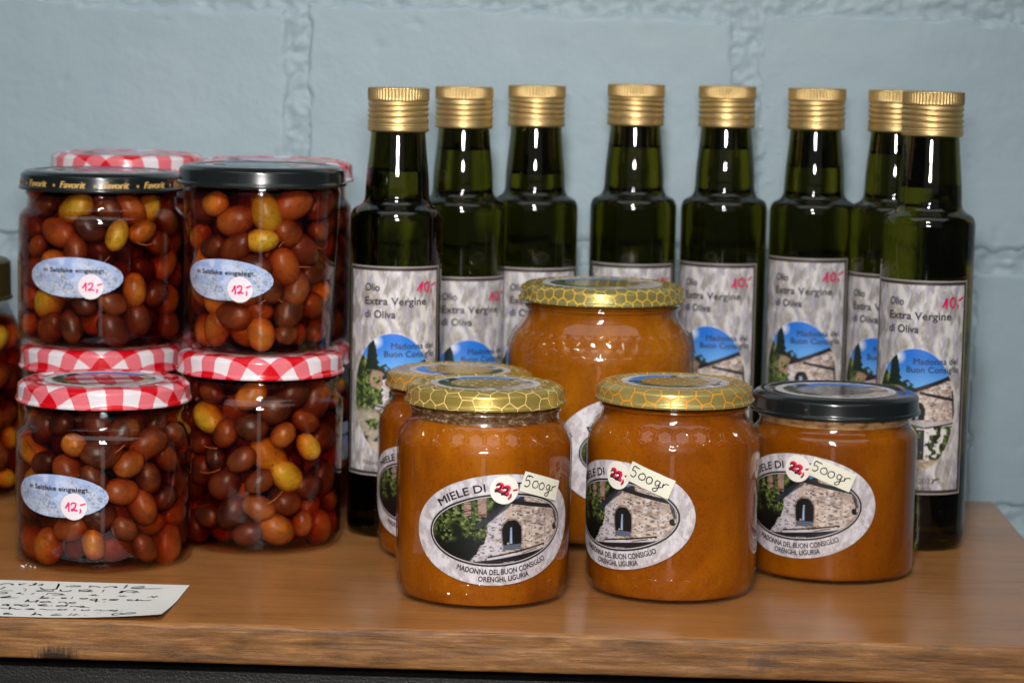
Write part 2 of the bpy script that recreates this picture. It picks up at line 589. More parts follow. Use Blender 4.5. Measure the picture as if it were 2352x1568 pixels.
PY = PY + fr * ((fbm(PX * 60, PZ * 200, 51, 3) - 0.5) * 0.0009 + (fbm(PX * 12, PZ * 30, 53, 2) - 0.5) * 0.0012)
edge = sst(-0.008, -0.001, PZ) * sst(YF + 0.006, YF + 0.001, PY)
PZ = PZ - edge * np.clip(fbm(PX * 45, PX * 0 + 3, 57, 3) - 0.5, 0, 1) * 0.0032
V = np.stack([PX, PY, PZ], -1).reshape(-1, 3)
nX = len(xs)
F = grid_faces(nX, len(prof))[:, ::-1]
cap_r = np.arange(len(prof)) * nX + nX - 1
cen = len(V)
V = np.vstack([V, [[XR, (YF + YB) / 2, -TH / 2]]])
tri = np.stack([np.full(len(prof) - 1, cen), cap_r[:-1], cap_r[1:]], -1)
link('top_board', mesh('top_board', V, [F, tri], M['wood']), side)


def box(name, x0, x1, y0, y1, z0, z1, mat, parent, bev=0.0008):
    import bmesh
    bm = bmesh.new()
    bmesh.ops.create_cube(bm, size=1)
    for vv in bm.verts:
        vv.co = ((x0 + x1) / 2 + vv.co.x * (x1 - x0), (y0 + y1) / 2 + vv.co.y * (y1 - y0), (z0 + z1) / 2 + vv.co.z * (z1 - z0))
    bmesh.ops.bevel(bm, geom=bm.edges[:], offset=bev, segments=2, affect='EDGES')
    me = bpy.data.meshes.new(name)
    bm.to_mesh(me); bm.free()
    me.materials.append(mat)
    return link(name, me, parent)


box('front_rail', -0.84, 0.19, 1.0835, 1.100, -0.14, -0.0222, M['charcoal'], side)
box('carcass', -0.84, 0.188, 1.1005, 1.43, -0.14, -0.0182, M['charcoal'], side)

# ------------------------------------------------------------------ printing: labels, stickers, handwriting
_tcache = {}


def text2d(s, size, shear=0.0, bold=0.0):
    key = (s, shear, bold)
    if key not in _tcache:
        cu = bpy.data.curves.new('t', 'FONT')
        cu.body = s; cu.size = 1.0; cu.shear = shear; cu.resolution_u = 4
        cu.offset = bold
        o = bpy.data.objects.new('t', cu)
        COL.objects.link(o)
        dg = bpy.context.evaluated_depsgraph_get(); dg.update()
        me = bpy.data.meshes.new_from_object(o.evaluated_get(dg))
        me.calc_loop_triangles()
        V = np.zeros(len(me.vertices) * 3); me.vertices.foreach_get('co', V)
        T = np.zeros(len(me.loop_triangles) * 3, dtype=np.int32); me.loop_triangles.foreach_get('vertices', T)
        bpy.data.meshes.remove(me); bpy.data.objects.remove(o); bpy.data.curves.remove(cu)
        _tcache[key] = (V.reshape(-1, 3)[:, :2], T.reshape(-1, 3))
    V, T = _tcache[key]
    return V * size, T


def catmull(P, n=6):
    P = np.asarray(P, float)
    if len(P) < 3: return P
    Q = np.vstack([2 * P[0] - P[1], P, 2 * P[-1] - P[-2]])
    out = []
    for i in range(1, len(Q) - 2):
        p0, p1, p2, p3 = Q[i - 1], Q[i], Q[i + 1], Q[i + 2]
        for t in np.arange(n) / n:
            out.append(0.5 * (2 * p1 + (p2 - p0) * t + (2 * p0 - 5 * p1 + 4 * p2 - p3) * t * t + (3 * p1 - p0 - 3 * p2 + p3) * t ** 3))
    out.append(P[-1])
    return np.array(out)


class Print:
    """flat print in (u,v) metres, several layers, one mesh with a colour per vertex"""

    def __init__(self):
        self.V = []; self.F3 = []; self.F4 = []; self.C = []; self.L = []; self.n = 0

    def add(self, P, faces, cols, layer):
        P = np.asarray(P, float)
        self.V.append(P); self.L.append(np.full(len(P), float(layer)))
        cols = np.asarray(cols, float)
        if cols.ndim == 1: cols = np.repeat(cols[None], len(P), 0)
        self.C.append(cols)
        f = np.asarray(faces) + self.n
        (self.F4 if f.shape[1] == 4 else self.F3).append(f)
        self.n += len(P)

    def ellipse(self, a, b, fn, layer=0, nr=90, na=360, c=(0, 0)):
        r = np.linspace(0.004, 1, nr) ** 0.8
        th = np.arange(na) * 2 * math.pi / na
        U = r[:, None] * a * np.cos(th)[None]; W = r[:, None] * b * np.sin(th)[None]
        i = np.arange(nr - 1)[:, None] * na; j = np.arange(na)[None]; j2 = (j + 1) % na
        F = np.stack([i + j, i + na + j, i + na + j2, i + j2], -1).reshape(-1, 4)
        P = np.stack([U.ravel() + c[0], W.ravel() + c[1]], -1)
        self.add(P, F, fn(U.ravel() / mm, W.ravel() / mm), layer)

    def rect(self, w, h, fn, layer=0, nx=30, ny=12, c=(0, 0), rot=0.0):
        U, W = np.meshgrid(np.linspace(-w / 2, w / 2, nx), np.linspace(-h / 2, h / 2, ny))
        P = np.stack([U.ravel(), W.ravel()], -1)
        cs, sn_ = math.cos(rot), math.sin(rot)
        Q = np.stack([P[:, 0] * cs - P[:, 1] * sn_ + c[0], P[:, 0] * sn_ + P[:, 1] * cs + c[1]], -1)
        self.add(Q, grid_faces(nx, ny), fn(P[:, 0] / mm, P[:, 1] / mm), layer)

    def text(self, s, x, y, cap, col, layer=3, width=None, shear=0.0, bold=0.0, xf=None, heavy=0.0):
        if heavy:
            for q_, (ox, oy) in enumerate(((heavy, 0), (-heavy, 0), (0, heavy), (0, -heavy))):
                self.text(s, x + ox, y + oy, cap, col, layer + 0.5 * (q_ + 1), width, shear, bold, (lambda V, ox=ox, oy=oy: xf(V) + np.array([ox, oy])) if xf else None)
        V, T = text2d(s, 1.0, shear, bold)
        V = V.copy()
        V[:, 0] -= V[:, 0].min()
        V *= cap / 0.70
        if width: V[:, 0] *= width / V[:, 0].max()
        if xf is None: P = V + np.array([x, y])
        else: P = xf(V)
        self.add(P, T, col, layer)

    def stroke(self, pts, w, col, layer=5, c=(0, 0), rot=0.0, sc=1.0, smooth=5):
        P = catmull(pts, smooth) * sc
        cs, sn_ = math.cos(rot), math.sin(rot)
        P = np.stack([P[:, 0] * cs - P[:, 1] * sn_ + c[0], P[:, 0] * sn_ + P[:, 1] * cs + c[1]], -1)
        t = np.gradient(P, axis=0); t /= np.linalg.norm(t, axis=1)[:, None] + 1e-12
        nrm = np.stack([-t[:, 1], t[:, 0]], -1)
        ww = w * (0.85 + 0.3 * vnoise(np.arange(len(P)) * 0.35, np.zeros(len(P)), int(abs(P[0, 0]) * 1e5) % 90))
        ww[0] *= 0.6; ww[-1] *= 0.6
        A = P + nrm * ww[:, None] / 2; B = P - nrm * ww[:, None] / 2
        n = len(P); V = np.vstack([A, B])
        i = np.arange(n - 1)
        self.add(V, np.stack([i, i + n, i + n + 1, i + 1], -1), col, layer)

    def build(self, name, mapf):
        V = np.vstack(self.V); L = np.concatenate(self.L); C = np.vstack(self.C)
        fs = []
        if self.F4: fs.append(np.vstack(self.F4))
        if self.F3: fs.append(np.vstack(self.F3))
        return mesh(name, mapf(V[:, 0], V[:, 1], L), fs, M['print'], True, cols=C)


STEP = 0.00005


def on_cyl(R, z0, tilt=0.0, base=0.00012):
    """R: radius or function of z"""
    def f(u, v, L):
        cs, sn_ = math.cos(tilt), math.sin(tilt)
        uu = u * cs - v * sn_; vv = u * sn_ + v * cs
        z = z0 + vv
        rr = R(z) if callable(R) else np.full(len(u), R)
        rm = R(z0) if callable(R) else R
        ph = uu / rm
        r = rr + base + L * STEP
        return np.stack([r * np.sin(ph), -r * np.cos(ph), z], -1)
    return f


def on_flat(z0=0.0, base=0.00008):
    def f(u, v, L): return np.stack([u, v, z0 + base + L * STEP], -1)
    return f


def edist(u, v, a, b):
    e = np.sqrt((u / a) ** 2 + (v / b) ** 2) + 1e-9
    g = np.sqrt((u / a ** 2) ** 2 + (v / b ** 2) ** 2) + 1e-9
    return e * (1 - e) / g


def marble(u, v, s=0, light=1.0):
    w = fbm(u / 9, v / 9, 60 + s, 3) * 5
    n = fbm((u + w) / 2.6, (v + w * 1.5) / 4.2, 61 + s, 4)
    n2 = fbm(u / 1.3 + w, v / 3.0, 66 + s, 3)
    c = mixc(np.repeat(srgb(174, 166, 168)[None], len(u), 0), sst(0.35, 0.65, n), srgb(206, 202, 208))
    c = mixc(c, sst(0.52, 0.72, n2) * 0.6, srgb(184, 178, 190))
    c = mixc(c, sst(0.60, 0.75, fbm(u / 1.1, v / 2.0, 70 + s, 3)) * 0.5, srgb(222, 216, 208))
    return c * light


def leaves(u, v, s=0, dark=0.0):
    n = fbm(u / 1.4, v / 1.4, 80 + s, 4)
    big = fbm(u / 5, v / 5, 84 + s, 2)
    c = mixc(np.repeat(srgb(20, 24, 16)[None], len(u), 0), sst(0.42, 0.62, n) * sst(0.25, 0.6, big - dark), srgb(74, 90, 42))
    hi = sst(0.58, 0.70, fbm(u / 1.0, v / 1.0, 88 + s, 3)) * sst(0.35, 0.6, big - dark)
    return mixc(c, hi * 0.8, srgb(142, 152, 88))


def stone(u, v, s=0, cool=0.0):
    n = fbm(u / 2.6, v / 1.4, 90 + s, 4)
    sp = fbm(u / 1.1, v / 0.55, 93 + s, 3)
    c = mixc(np.repeat(srgb(206, 188, 176)[None], len(u), 0), sst(0.4, 0.65, n), srgb(190, 166, 150))
    c = mixc(c, sst(0.5, 0.66, fbm(u / 2.2, v / 1.1, 97 + s, 3)) * 0.8, srgb(224, 216, 214))
    c = mixc(c, cool * 0.75, srgb(206, 202, 214))
    c = mixc(c, sst(0.50, 0.66, fbm(u / 4.5, v / 2.4, 99 + s, 4)) * 0.5, srgb(128, 108, 98))
    return mixc(c, sst(0.58, 0.68, sp) * 0.85, srgb(92, 76, 74))


def ogee(u, v, uc, v0, v1, hw):
    """niche mask"""
    t = (v - v0) / (v1 - v0)
    w = hw * np.where(t < 0.55, 0.93 + 0.07 * np.sin(t * 3.1), np.sqrt(np.clip(1 - ((t - 0.55) / 0.47) ** 2, 0, 1)))
    return ((np.abs(u - uc) < w) & (t > 0) & (t < 1)).astype(float)


def line(u, v, x0, y0, x1, y1, w):
    dx, dy = x1 - x0, y1 - y0
    t = np.clip(((u - x0) * dx + (v - y0) * dy) / (dx * dx + dy * dy), 0, 1)
    d = np.hypot(u - x0 - t * dx, v - y0 - t * dy)
    return (1 - sst(w * 0.7, w, d))


def chapel_photo(u, v):
    """landscape photograph on the honey label, mm"""
    jag = (fbm(u / 1.8, v / 1.8, 110, 4) - 0.5) * 5.0
    c = leaves(u, v, 0, np.clip((-v - 3) / 14, 0, 0.5))
    # brick stumps behind the tree
    for uc, w in ((-14.2, 1.5), (-7.6, 1.9)):
        m = ((np.abs(u - uc) < w) & (v > 6.5 + jag * 0.6)).astype(float)
        b = mixc(np.repeat(srgb(168, 136, 126)[None], len(u), 0), sst(0.45, 0.6, fbm(u / 2.0, v / 0.45, 120, 2)), srgb(98, 70, 62))
        c = c * (1 - m[:, None]) + b * m[:, None]
    # roof, dark
    roof = (v > 3.0 + (u + 6) * 0.80) & (u > -9)
    c = mixc(c, ((u > -2 + jag) & (v > 11.5 - (u - 6) * 0.22 + jag * 0.3)) * 1.0, srgb(52, 48, 52))
    c = mixc(c, ((u > 8) & (u < 13) & (v > 13.4 + (u - 8) * 0.35)) * 1.0, srgb(84, 140, 206))
    up = ((u > 12) & (v > 9.6 - (u - 12) * 0.20) & (v < 13.8 - (u - 14) * 0.05) & (u < 29)).astype(float)
    st2 = stone(u, v, 5)
    c = c * (1 - up[:, None]) + st2 * up[:, None]
    # gable wall
    gable = (v < 3.0 + (u + 6) * 0.86 + jag * 0.2) & (v < 12.0 - (u - 5) * 0.215) & (u > -6.5 + jag * 0.7 - np.clip(-v - 4, 0, 9) * 0.8)
    st = stone(u, v, 1, sst(4, -1, u + jag))
    g = gable.astype(float)
    c = c * (1 - g[:, None]) + st * g[:, None]
    c = mixc(c, line(u, v, -9, 2.6, 4.0, 11.6, 1.7) * 0.85, srgb(44, 46, 58))
    c = mixc(c, line(u, v, 5, 12.6, 31, 6.6, 1.15), srgb(38, 33, 36))
    c = mixc(c, line(u, v, 28.5, 7, 30.5, 0, 0.9) * 0.9, srgb(46, 50, 66))
    c = mixc(c, (np.hypot((u - 29.3) / 1.8, (v + 2.0) / 2.6) < 0.75 + jag * 0.18) * 1.0, srgb(24, 32, 20))
    # niche with statue
    c = mixc(c, ogee(u, v, 5.4, -7.6, 4.9, 5.2) * 0.7, srgb(120, 98, 88))
    c = mixc(c, ogee(u, v, 5.4, -7.2, 4.0, 4.6), srgb(22, 22, 21))
    fig = np.clip(1 - np.abs(u - 4.9 - 0.05 * (v + 3)) / (0.95 - 0.06 * (v + 6)), 0, 1) * ((v > -6.6) & (v < 0.8))
    c = mixc(c, sst(0.05, 0.5, fig), srgb(112, 138, 172))
    c = mixc(c, sst(0.5, 0.9, fig) * 0.8, srgb(196, 206, 222))
    c = mixc(c, (np.hypot(u - 3.4, v + 6.4) < 0.5) * 0.8, srgb(206, 180, 150))
    c = mixc(c, ((np.abs(u - 5.4 - (v + 7) * 0.12) < 4.3) & (v < -7.0) & (v > -9.5 + jag * 0.15)) * 1.0, srgb(92, 102, 118))
    # ledge and shadow lines at the foot
    c = mixc(c, (v < -13.0 + (u + 4) * 0.09) * 1.0, srgb(34, 30, 32))
    c = mixc(c, line(u, v, -6, -12.0, 22, -8.8, 0.42), srgb(30, 28, 34))
    c = mixc(c, line(u, v, -6, -12.9, 20, -10.6, 0.55) * 0.8, srgb(206, 202, 212))
    c = mixc(c, line(u, v, 10, -11.6, 18, -10.2, 0.22), srgb(40, 36, 40))
    c = mixc(c, line(u, v, -8, -15.6, 8, -15.0, 0.5) * sst(0.45, 0.55, fbm(u / 1.2, v / 0.6, 133, 2)), srgb(190, 186, 196))
    dk = sst(-4, -9, v + jag * 0.7) * sst(-6, -9, u + jag * 0.5 + np.clip(-v - 5, 0, 9) * 0.8)
    c = mixc(c, dk * 0.85, srgb(14, 14, 13))
    return c * 0.84


AI, BI = 32.9, 16.6


def honey_label_col(u, v):
    c = marble(u, v)
    d = edist(u, v, AI, BI)
    im = chapel_photo(u, v)
    c = mixc(c, sst(-0.08, 0.08, d), srgb(40, 33, 34))
    c = mixc(c, sst(0.85, 0.98, d), srgb(196, 190, 190))
    c = mixc(c, sst(1.22, 1.32, d), srgb(44, 38, 38))
    m = sst(1.42, 1.55, d)[:, None]
    return c * (1 - m) + im * m


def ell_path(a, b, top):
    """arc-length walk over an ellipse: returns xf(V, s_mid) for text set on it"""
    t = np.linspace(math.pi, 0, 1200) if top else np.linspace(math.pi, 2 * math.pi, 1200)
    P = np.stack([a * np.cos(t), b * np.sin(t)], -1)
    s = np.concatenate([[0], np.cumsum(np.linalg.norm(np.diff(P, axis=0), axis=1))])
    tg = np.gradient(P, axis=0); tg /= np.linalg.norm(tg, axis=1)[:, None]
    nr = np.stack([-tg[:, 1], tg[:, 0]], -1)
    u0 = lambda u: np.interp(u, P[:, 0], s)

    def xf(u_start, u_end):
        def g(V):
            s0, s1 = u0(u_start), u0(u_end)
            ss = s0 + (V[:, 0] / V[:, 0].max()) * (s1 - s0)
            x = np.interp(ss, s, P[:, 0]); y = np.interp(ss, s, P[:, 1])
            nx = np.interp(ss, s, nr[:, 0]); ny = np.interp(ss, s, nr[:, 1])
            return np.stack([x + nx * V[:, 1], y + ny * V[:, 1]], -1)
        return g
    return xf


INK = srgb(38, 32, 34)


def honey_label(k=1.0, a=40.0, b=25.2, art=1.0):
    """k scales the whole label; art scales the print inside it"""
    pr = Print()
    A, B = a * mm * k, b * mm * k
    if art == 1.0 and k == 1.0:
        pr.ellipse(A, B, honey_label_col, 0, 150, 520)
    else:
        def fn(u, v):
            uu, vv = u / art, v / art
            d = edist(uu, vv, AI, BI)
            c = np.clip(marble(uu, vv, 2) * 1.12, 0, 0.8)
            m = sst(-0.02, 0.02, d)[:, None]
            return c * (1 - m) + honey_label_col(uu, vv) * m
        pr.ellipse(A, B, fn, 0, 120, 420)
    q = art * mm
    pr.text('MIELE DI CASTAGNO', 0, 0, 3.5 * q, INK, 3, xf=ell_path((AI + 1.5) * q, (BI + 1.5) * q, True)(-26.5 * q, 27.5 * q), heavy=0.1 * q)
    pr.text('MADONNA DEL BUON CONSIGLIO', 0, 0, 2.45 * q, INK, 3, xf=ell_path((AI + 3.9) * q, (BI + 3.6) * q, False)(-20.5 * q, 22.0 * q), heavy=0.07 * q)
    pr.text('ORENGHI, LIGURIA', 0, 0, 2.35 * q, INK, 3, xf=ell_path((AI + 7.5) * q, (BI + 6.9) * q, False)(-11.0 * q, 13.0 * q), heavy=0.07 * q)
    return pr


def paper(col, s=0):
    base = srgb(*col)
    return lambda u, v: np.repeat(base[None], len(u), 0) * (0.97 + 0.05 * fbm(u / 2, v / 2, 140 + s, 3))[:, None]


PINK = srgb(222, 24, 112); RED = srgb(226, 36, 78); BLK = srgb(34, 34, 40)
TWO = [(-0.9, 0.55), (-0.45, 1.0), (0.25, 0.95), (0.4, 0.45), (0.0, -0.2), (-0.6, -0.85), (-0.85, -0.75), (-0.6, -0.5), (0.0, -0.75), (0.75, -0.95)]


def sticker_22(name, seed, Rf, z0, tilt, u, v):
    """round price sticker, red felt pen under black pen"""
    rg = random.Random(seed)
    pr = Print()
    pr.ellipse(6.5 * mm, 6.5 * mm, paper((232, 228, 218), seed), 0, 14, 80, (u, v))
    rot = R_(rg.uniform(-16, -8))
    for dx, dy, s in ((-2.3, 0.3, 1.75), (1.0, -0.5, 1.75)):
        P = np.array(TWO) * s + np.array([dx, dy])
        pr.stroke((P + [0.25, 0.25]) * mm, 1.5 * mm, RED, 1, (u, v), rot)
        pr.stroke((P + [rg.uniform(-.15, .15) - 0.35, rg.uniform(-.15, .15) - 0.3]) * mm, 0.75 * mm, BLK, 2, (u, v), rot)
    pr.stroke(np.array([(3.2, -1.6), (3.3, -2.6), (2.5, -3.8)]) * mm, 1.0 * mm, RED, 1, (u, v), rot)
    pr.stroke(np.array([(3.3, -1.0), (3.5, -2.4), (2.4, -4.2)]) * mm, 0.45 * mm, BLK, 2, (u, v), rot)
    pr.stroke(np.array([(3.9, 0.3), (5.0, 0.7), (6.0, 1.2)]) * mm, 0.95 * mm, RED, 1, (u, v), rot)
    pr.stroke(np.array([(4.2, 0.6), (5.6, 0.8)]) * mm, 0.45 * mm, BLK, 2, (u, v), rot)
    return pr.build(name, on_cyl(Rf, z0, tilt, 0.00062))


def sticker_500(name, seed, Rf, z0, tilt, u, v, rot):
    rg = random.Random(seed)
    pr = Print()
    w, h = 21.5, 9.2
    pr.rect(w * mm, h * mm, paper((226, 224, 206), seed), 0, 40, 8, (u, v), rot)
    st = [[(-7.6, 2.6), (-8.9, 2.9), (-9.2, 0.7), (-7.8, 1.0), (-6.9, -0.4), (-7.8, -1.9), (-9.3, -1.6)], [(-8.9, 2.9), (-7.4, 3.0), (-5.9, 2.7)]]
    for ox, sx in ((-3.9, 1.0), (-0.2, 0.95)):
        st.append([(ox + 0.2, 1.6), (ox - 1.2 * sx, 0.9), (ox - 1.4 * sx, -0.7), (ox - 0.2, -1.6), (ox + 1.3 * sx, -0.9), (ox + 1.4 * sx, 0.7), (ox + 0.2, 1.6), (ox - 0.6, 1.2)])
    st.append([(4.6, 1.2), (3.2, 1.5), (2.6, 0.2), (3.4, -0.9), (4.5, -0.1), (4.8, 1.4), (4.8, -0.8), (4.6, -3.0), (3.4, -3.8), (2.7, -2.9), (4.2, -1.8), (6.0, -0.6)])
    st.append([(6.3, 1.2), (6.4, -0.9), (6.5, 0.4), (7.4, 1.3), (8.8, 1.6)])
    for P in st:
        P = np.array(P) + np.array([[rg.uniform(-.12, .12), rg.uniform(-.12, .12)] for _ in P])
        pr.stroke(P * mm, 0.48 * mm, BLK, 2, (u, v), rot)
    return pr.build(name, on_cyl(Rf, z0, tilt, 0.00092))


def sticker_12(name, seed, Rf, z0, tilt, u, v):
    rg = random.Random(seed)
    pr = Print()
    pr.ellipse(6.4 * mm, 6.4 * mm, paper((226, 216, 222), seed), 0, 14, 80, (u, v))
    rot = R_(rg.uniform(2, 9))
    pr.stroke(np.array([(-4.2, -0.6), (-3.0, 0.8), (-2.2, 2.0), (-2.3, 0.0), (-2.6, -2.3)]) * mm, 0.85 * mm, PINK, 2, (u, v), rot)
    pr.stroke((np.array(TWO) * 1.9 + np.array([0.4, -0.2])) * mm, 0.85 * mm, PINK, 2, (u, v), rot)
    pr.stroke(np.array([(3.0, -1.2), (3.2, -2.2), (2.6, -3.4)]) * mm, 0.8 * mm, PINK, 2, (u, v), rot)
    pr.stroke(np.array([(3.2, 0.5), (4.6, 0.8), (5.9, 1.1)]) * mm, 0.8 * mm, PINK, 2, (u, v), rot)
    return pr.build(name, on_cyl(Rf, z0, tilt, 0.00062))


def olive_label_col(u, v):
    h = (v + 10) / 20
    n = fbm(u / 4, v / 3, 150, 3)
    c = mixc(np.repeat(srgb(150, 170, 214)[None], len(u), 0), sst(0.4, 0.7, n) * 0.7, srgb(200, 208, 228))
    sh = sst(0.25, 0.75, fbm(u / 8, v / 8, 152, 2) * 0.9 - h * 0.7 + np.abs(u) / 60 + 0.35)
    lf = fbm(u / 0.7, v / 0.7, 154, 3)
    c = mixc(c, sh * sst(0.40, 0.60, lf) * 0.6, srgb(138, 144, 146))
    c = mixc(c, sh * sst(0.55, 0.65, lf) * 0.6, srgb(196, 200, 204))
    c = mixc(c, sh * sst(0.60, 0.68, fbm(u / 0.9, v / 0.9, 158, 2)) * 0.6, srgb(104, 110, 108))
    return c


def olive_label(k=1.0):
    pr = Print()
    pr.ellipse(26 * mm, 10.2 * mm, olive_label_col, 0, 60, 260)
    pr.text('in Salzlake eingelegt', -16.5 * mm, 2.6 * mm, 2.2 * mm, srgb(40, 42, 60), 3, width=33 * mm, heavy=0.08 * mm)
    return pr


def bottle_photo(p, q):
    """portrait photograph, p,q in -1..1"""
    u, v = p * 22, q * 31
    jag = (fbm(u / 1.6, v / 1.6, 170, 3) - 0.5)
    c = mixc(np.repeat(srgb(36, 112, 206)[None], len(u), 0), sst(0.9, 0.25, q), srgb(104, 168, 228))
    c = mixc(c, np.clip(1 - np.hypot((p + 0.42) / 0.22, (q - 0.86) / 0.14), 0, 1), srgb(226, 232, 240))
    lf = leaves(u * 0.8, v * 0.8, 3, 0.0) * 1.2 + srgb(34, 42, 24)
    top = np.interp(p, [-1, -0.75, -0.45, -0.25, -0.1, 0.02, 0.12], [0.55, 0.66, 0.56, 0.44, 0.46, 0.40, 0.16])
    m = (q < top + jag * 0.22).astype(float)
    c = c * (1 - m[:, None]) + lf * m[:, None]
    cyp = (np.abs(p + 0.50 + (q - 0.7) * 0.05) < 0.16 * np.sqrt(np.clip((0.95 - q) / 0.5, 0, 1)) + jag * 0.05) & (q > 0.4) & (q < 0.95)
    c = mixc(c, cyp * 1.0, srgb(30, 42, 34))
    ring = np.hypot((p + 0.36) / 0.15, (q - 0.24) / 0.12)
    c = mixc(c, ((ring < 1.25 + jag * 0.3) & (ring > 0.6)) * 0.8, srgb(168, 130, 118))
    # roof and gable
    roofln = 0.27 + (p + 0.2) * 0.25
    bld = (p > -0.22 + jag * 0.1) & (q < np.minimum(roofln, 0.20 + (p + 0.25) * 1.2))
    st = stone(u * 1.1, v * 1.1, 7, sst(0.0, -0.2, p))
    b = bld.astype(float)
    c = c * (1 - b[:, None]) + st * b[:, None]
    c = mixc(c, line(p, q, -0.2, 0.27, 0.95, 0.565, 0.042), srgb(40, 34, 40))
    c = mixc(c, line(p, q, 0.15, 0.29, 1.0, 0.17, 0.03), srgb(44, 38, 42))
    c = mixc(c, line(p, q, 0.95, 0.30, 1.0, -0.1, 0.045), srgb(40, 40, 52))
    c = mixc(c, ogee(p, q, 0.10, -0.155, 0.135, 0.17), srgb(26, 25, 26))
    fig = (np.abs(p - 0.09) < 0.035) & (q > -0.14) & (q < 0.05)
    c = mixc(c, fig * 0.9, srgb(160, 178, 204))
    # ledge
    c = mixc(c, ((q < -0.17) & (q > -0.26) & (p > -0.4)) * 0.85, srgb(186, 180, 182))
    c = mixc(c, line(p, q, -0.42, -0.19, 0.3, -0.285, 0.016), srgb(46, 40, 40))
    c = mixc(c, line(p, q, 0.2, -0.285, 1.0, -0.20, 0.016), srgb(46, 40, 40))
    low = (q < -0.29) & (p > -0.22 + jag * 0.1)
    w = np.repeat(srgb(214, 208, 206)[None], len(u), 0) * (0.9 + 0.2 * fbm(u, v, 190, 3))[:, None]
    c = c * (1 - low[:, None].astype(float)) + w * low[:, None]
    c = mixc(c, ((p > -0.08) & (p < 0.28) & (q < -0.31) & (q > -0.80)) * 1.0, srgb(44, 40, 46))
    pl = sst(0.42, 0.52, fbm(u / 2.0, v / 2.0, 195, 3) + (p - 0.45) * 0.35 - (q + 0.5) * 0.25) * (q < -0.25)
    lf2 = leaves(u, v, 5) + srgb(20, 26, 14)
    c = c * (1 - pl[:, None]) + lf2 * pl[:, None]
    gr = sst(-0.78, -0.84, q + jag * 0.1)
    c = mixc(c, gr * 0.8, srgb(186, 160, 130))
    lo = sst(-0.15, -0.25, p + jag * 0.2) * sst(-0.2, -0.35, q) * sst(0.35, 0.6, fbm(u / 3, v / 3, 197, 3) + 0.1)
    c = mixc(c, lo * 0.6, srgb(196, 180, 166))
    return c


BLW, BLH = 57.0, 109.0


def bottle_label_col(u, v):
    w = fbm(u / 10, v / 16, 200, 3) * 7
    n = fbm((u + w) / 2.6, v / 8.0, 202, 4)
    n2 = fbm((u - w) / 1.7, v / 6.0 + w * 0.3, 206, 3)
    c = mixc(np.repeat(srgb(146, 140, 138)[None], len(u), 0), sst(0.36, 0.62, n), srgb(204, 200, 200))
    c = mixc(c, sst(0.5, 0.66, n2) * 0.7, srgb(160, 156, 172))
    c = mixc(c, sst(0.56, 0.72, fbm((u + w) / 1.2, v / 3.5, 209, 3)) * 0.45, srgb(196, 190, 164))
    p, q = u / 22.0, (v + 11.6) / 31.5
    d = edist(u, v + 11.6, 22.0, 31.5)
    im = bottle_photo(p, q)
    c = mixc(c, sst(-0.5, -0.1, d) * 0.5, srgb(226, 222, 216))
    m = sst(-0.1, 0.15, d)[:, None]
    c = c * (1 - m) + im * m
    e = np.minimum(BLW / 2 - np.abs(u), BLH / 2 - np.abs(v))
    c = mixc(c, sst(2.5, 2.3, e), srgb(56, 46, 46))
    c = mixc(c, sst(0.75, 0.6, e), srgb(150, 144, 140))
    return c


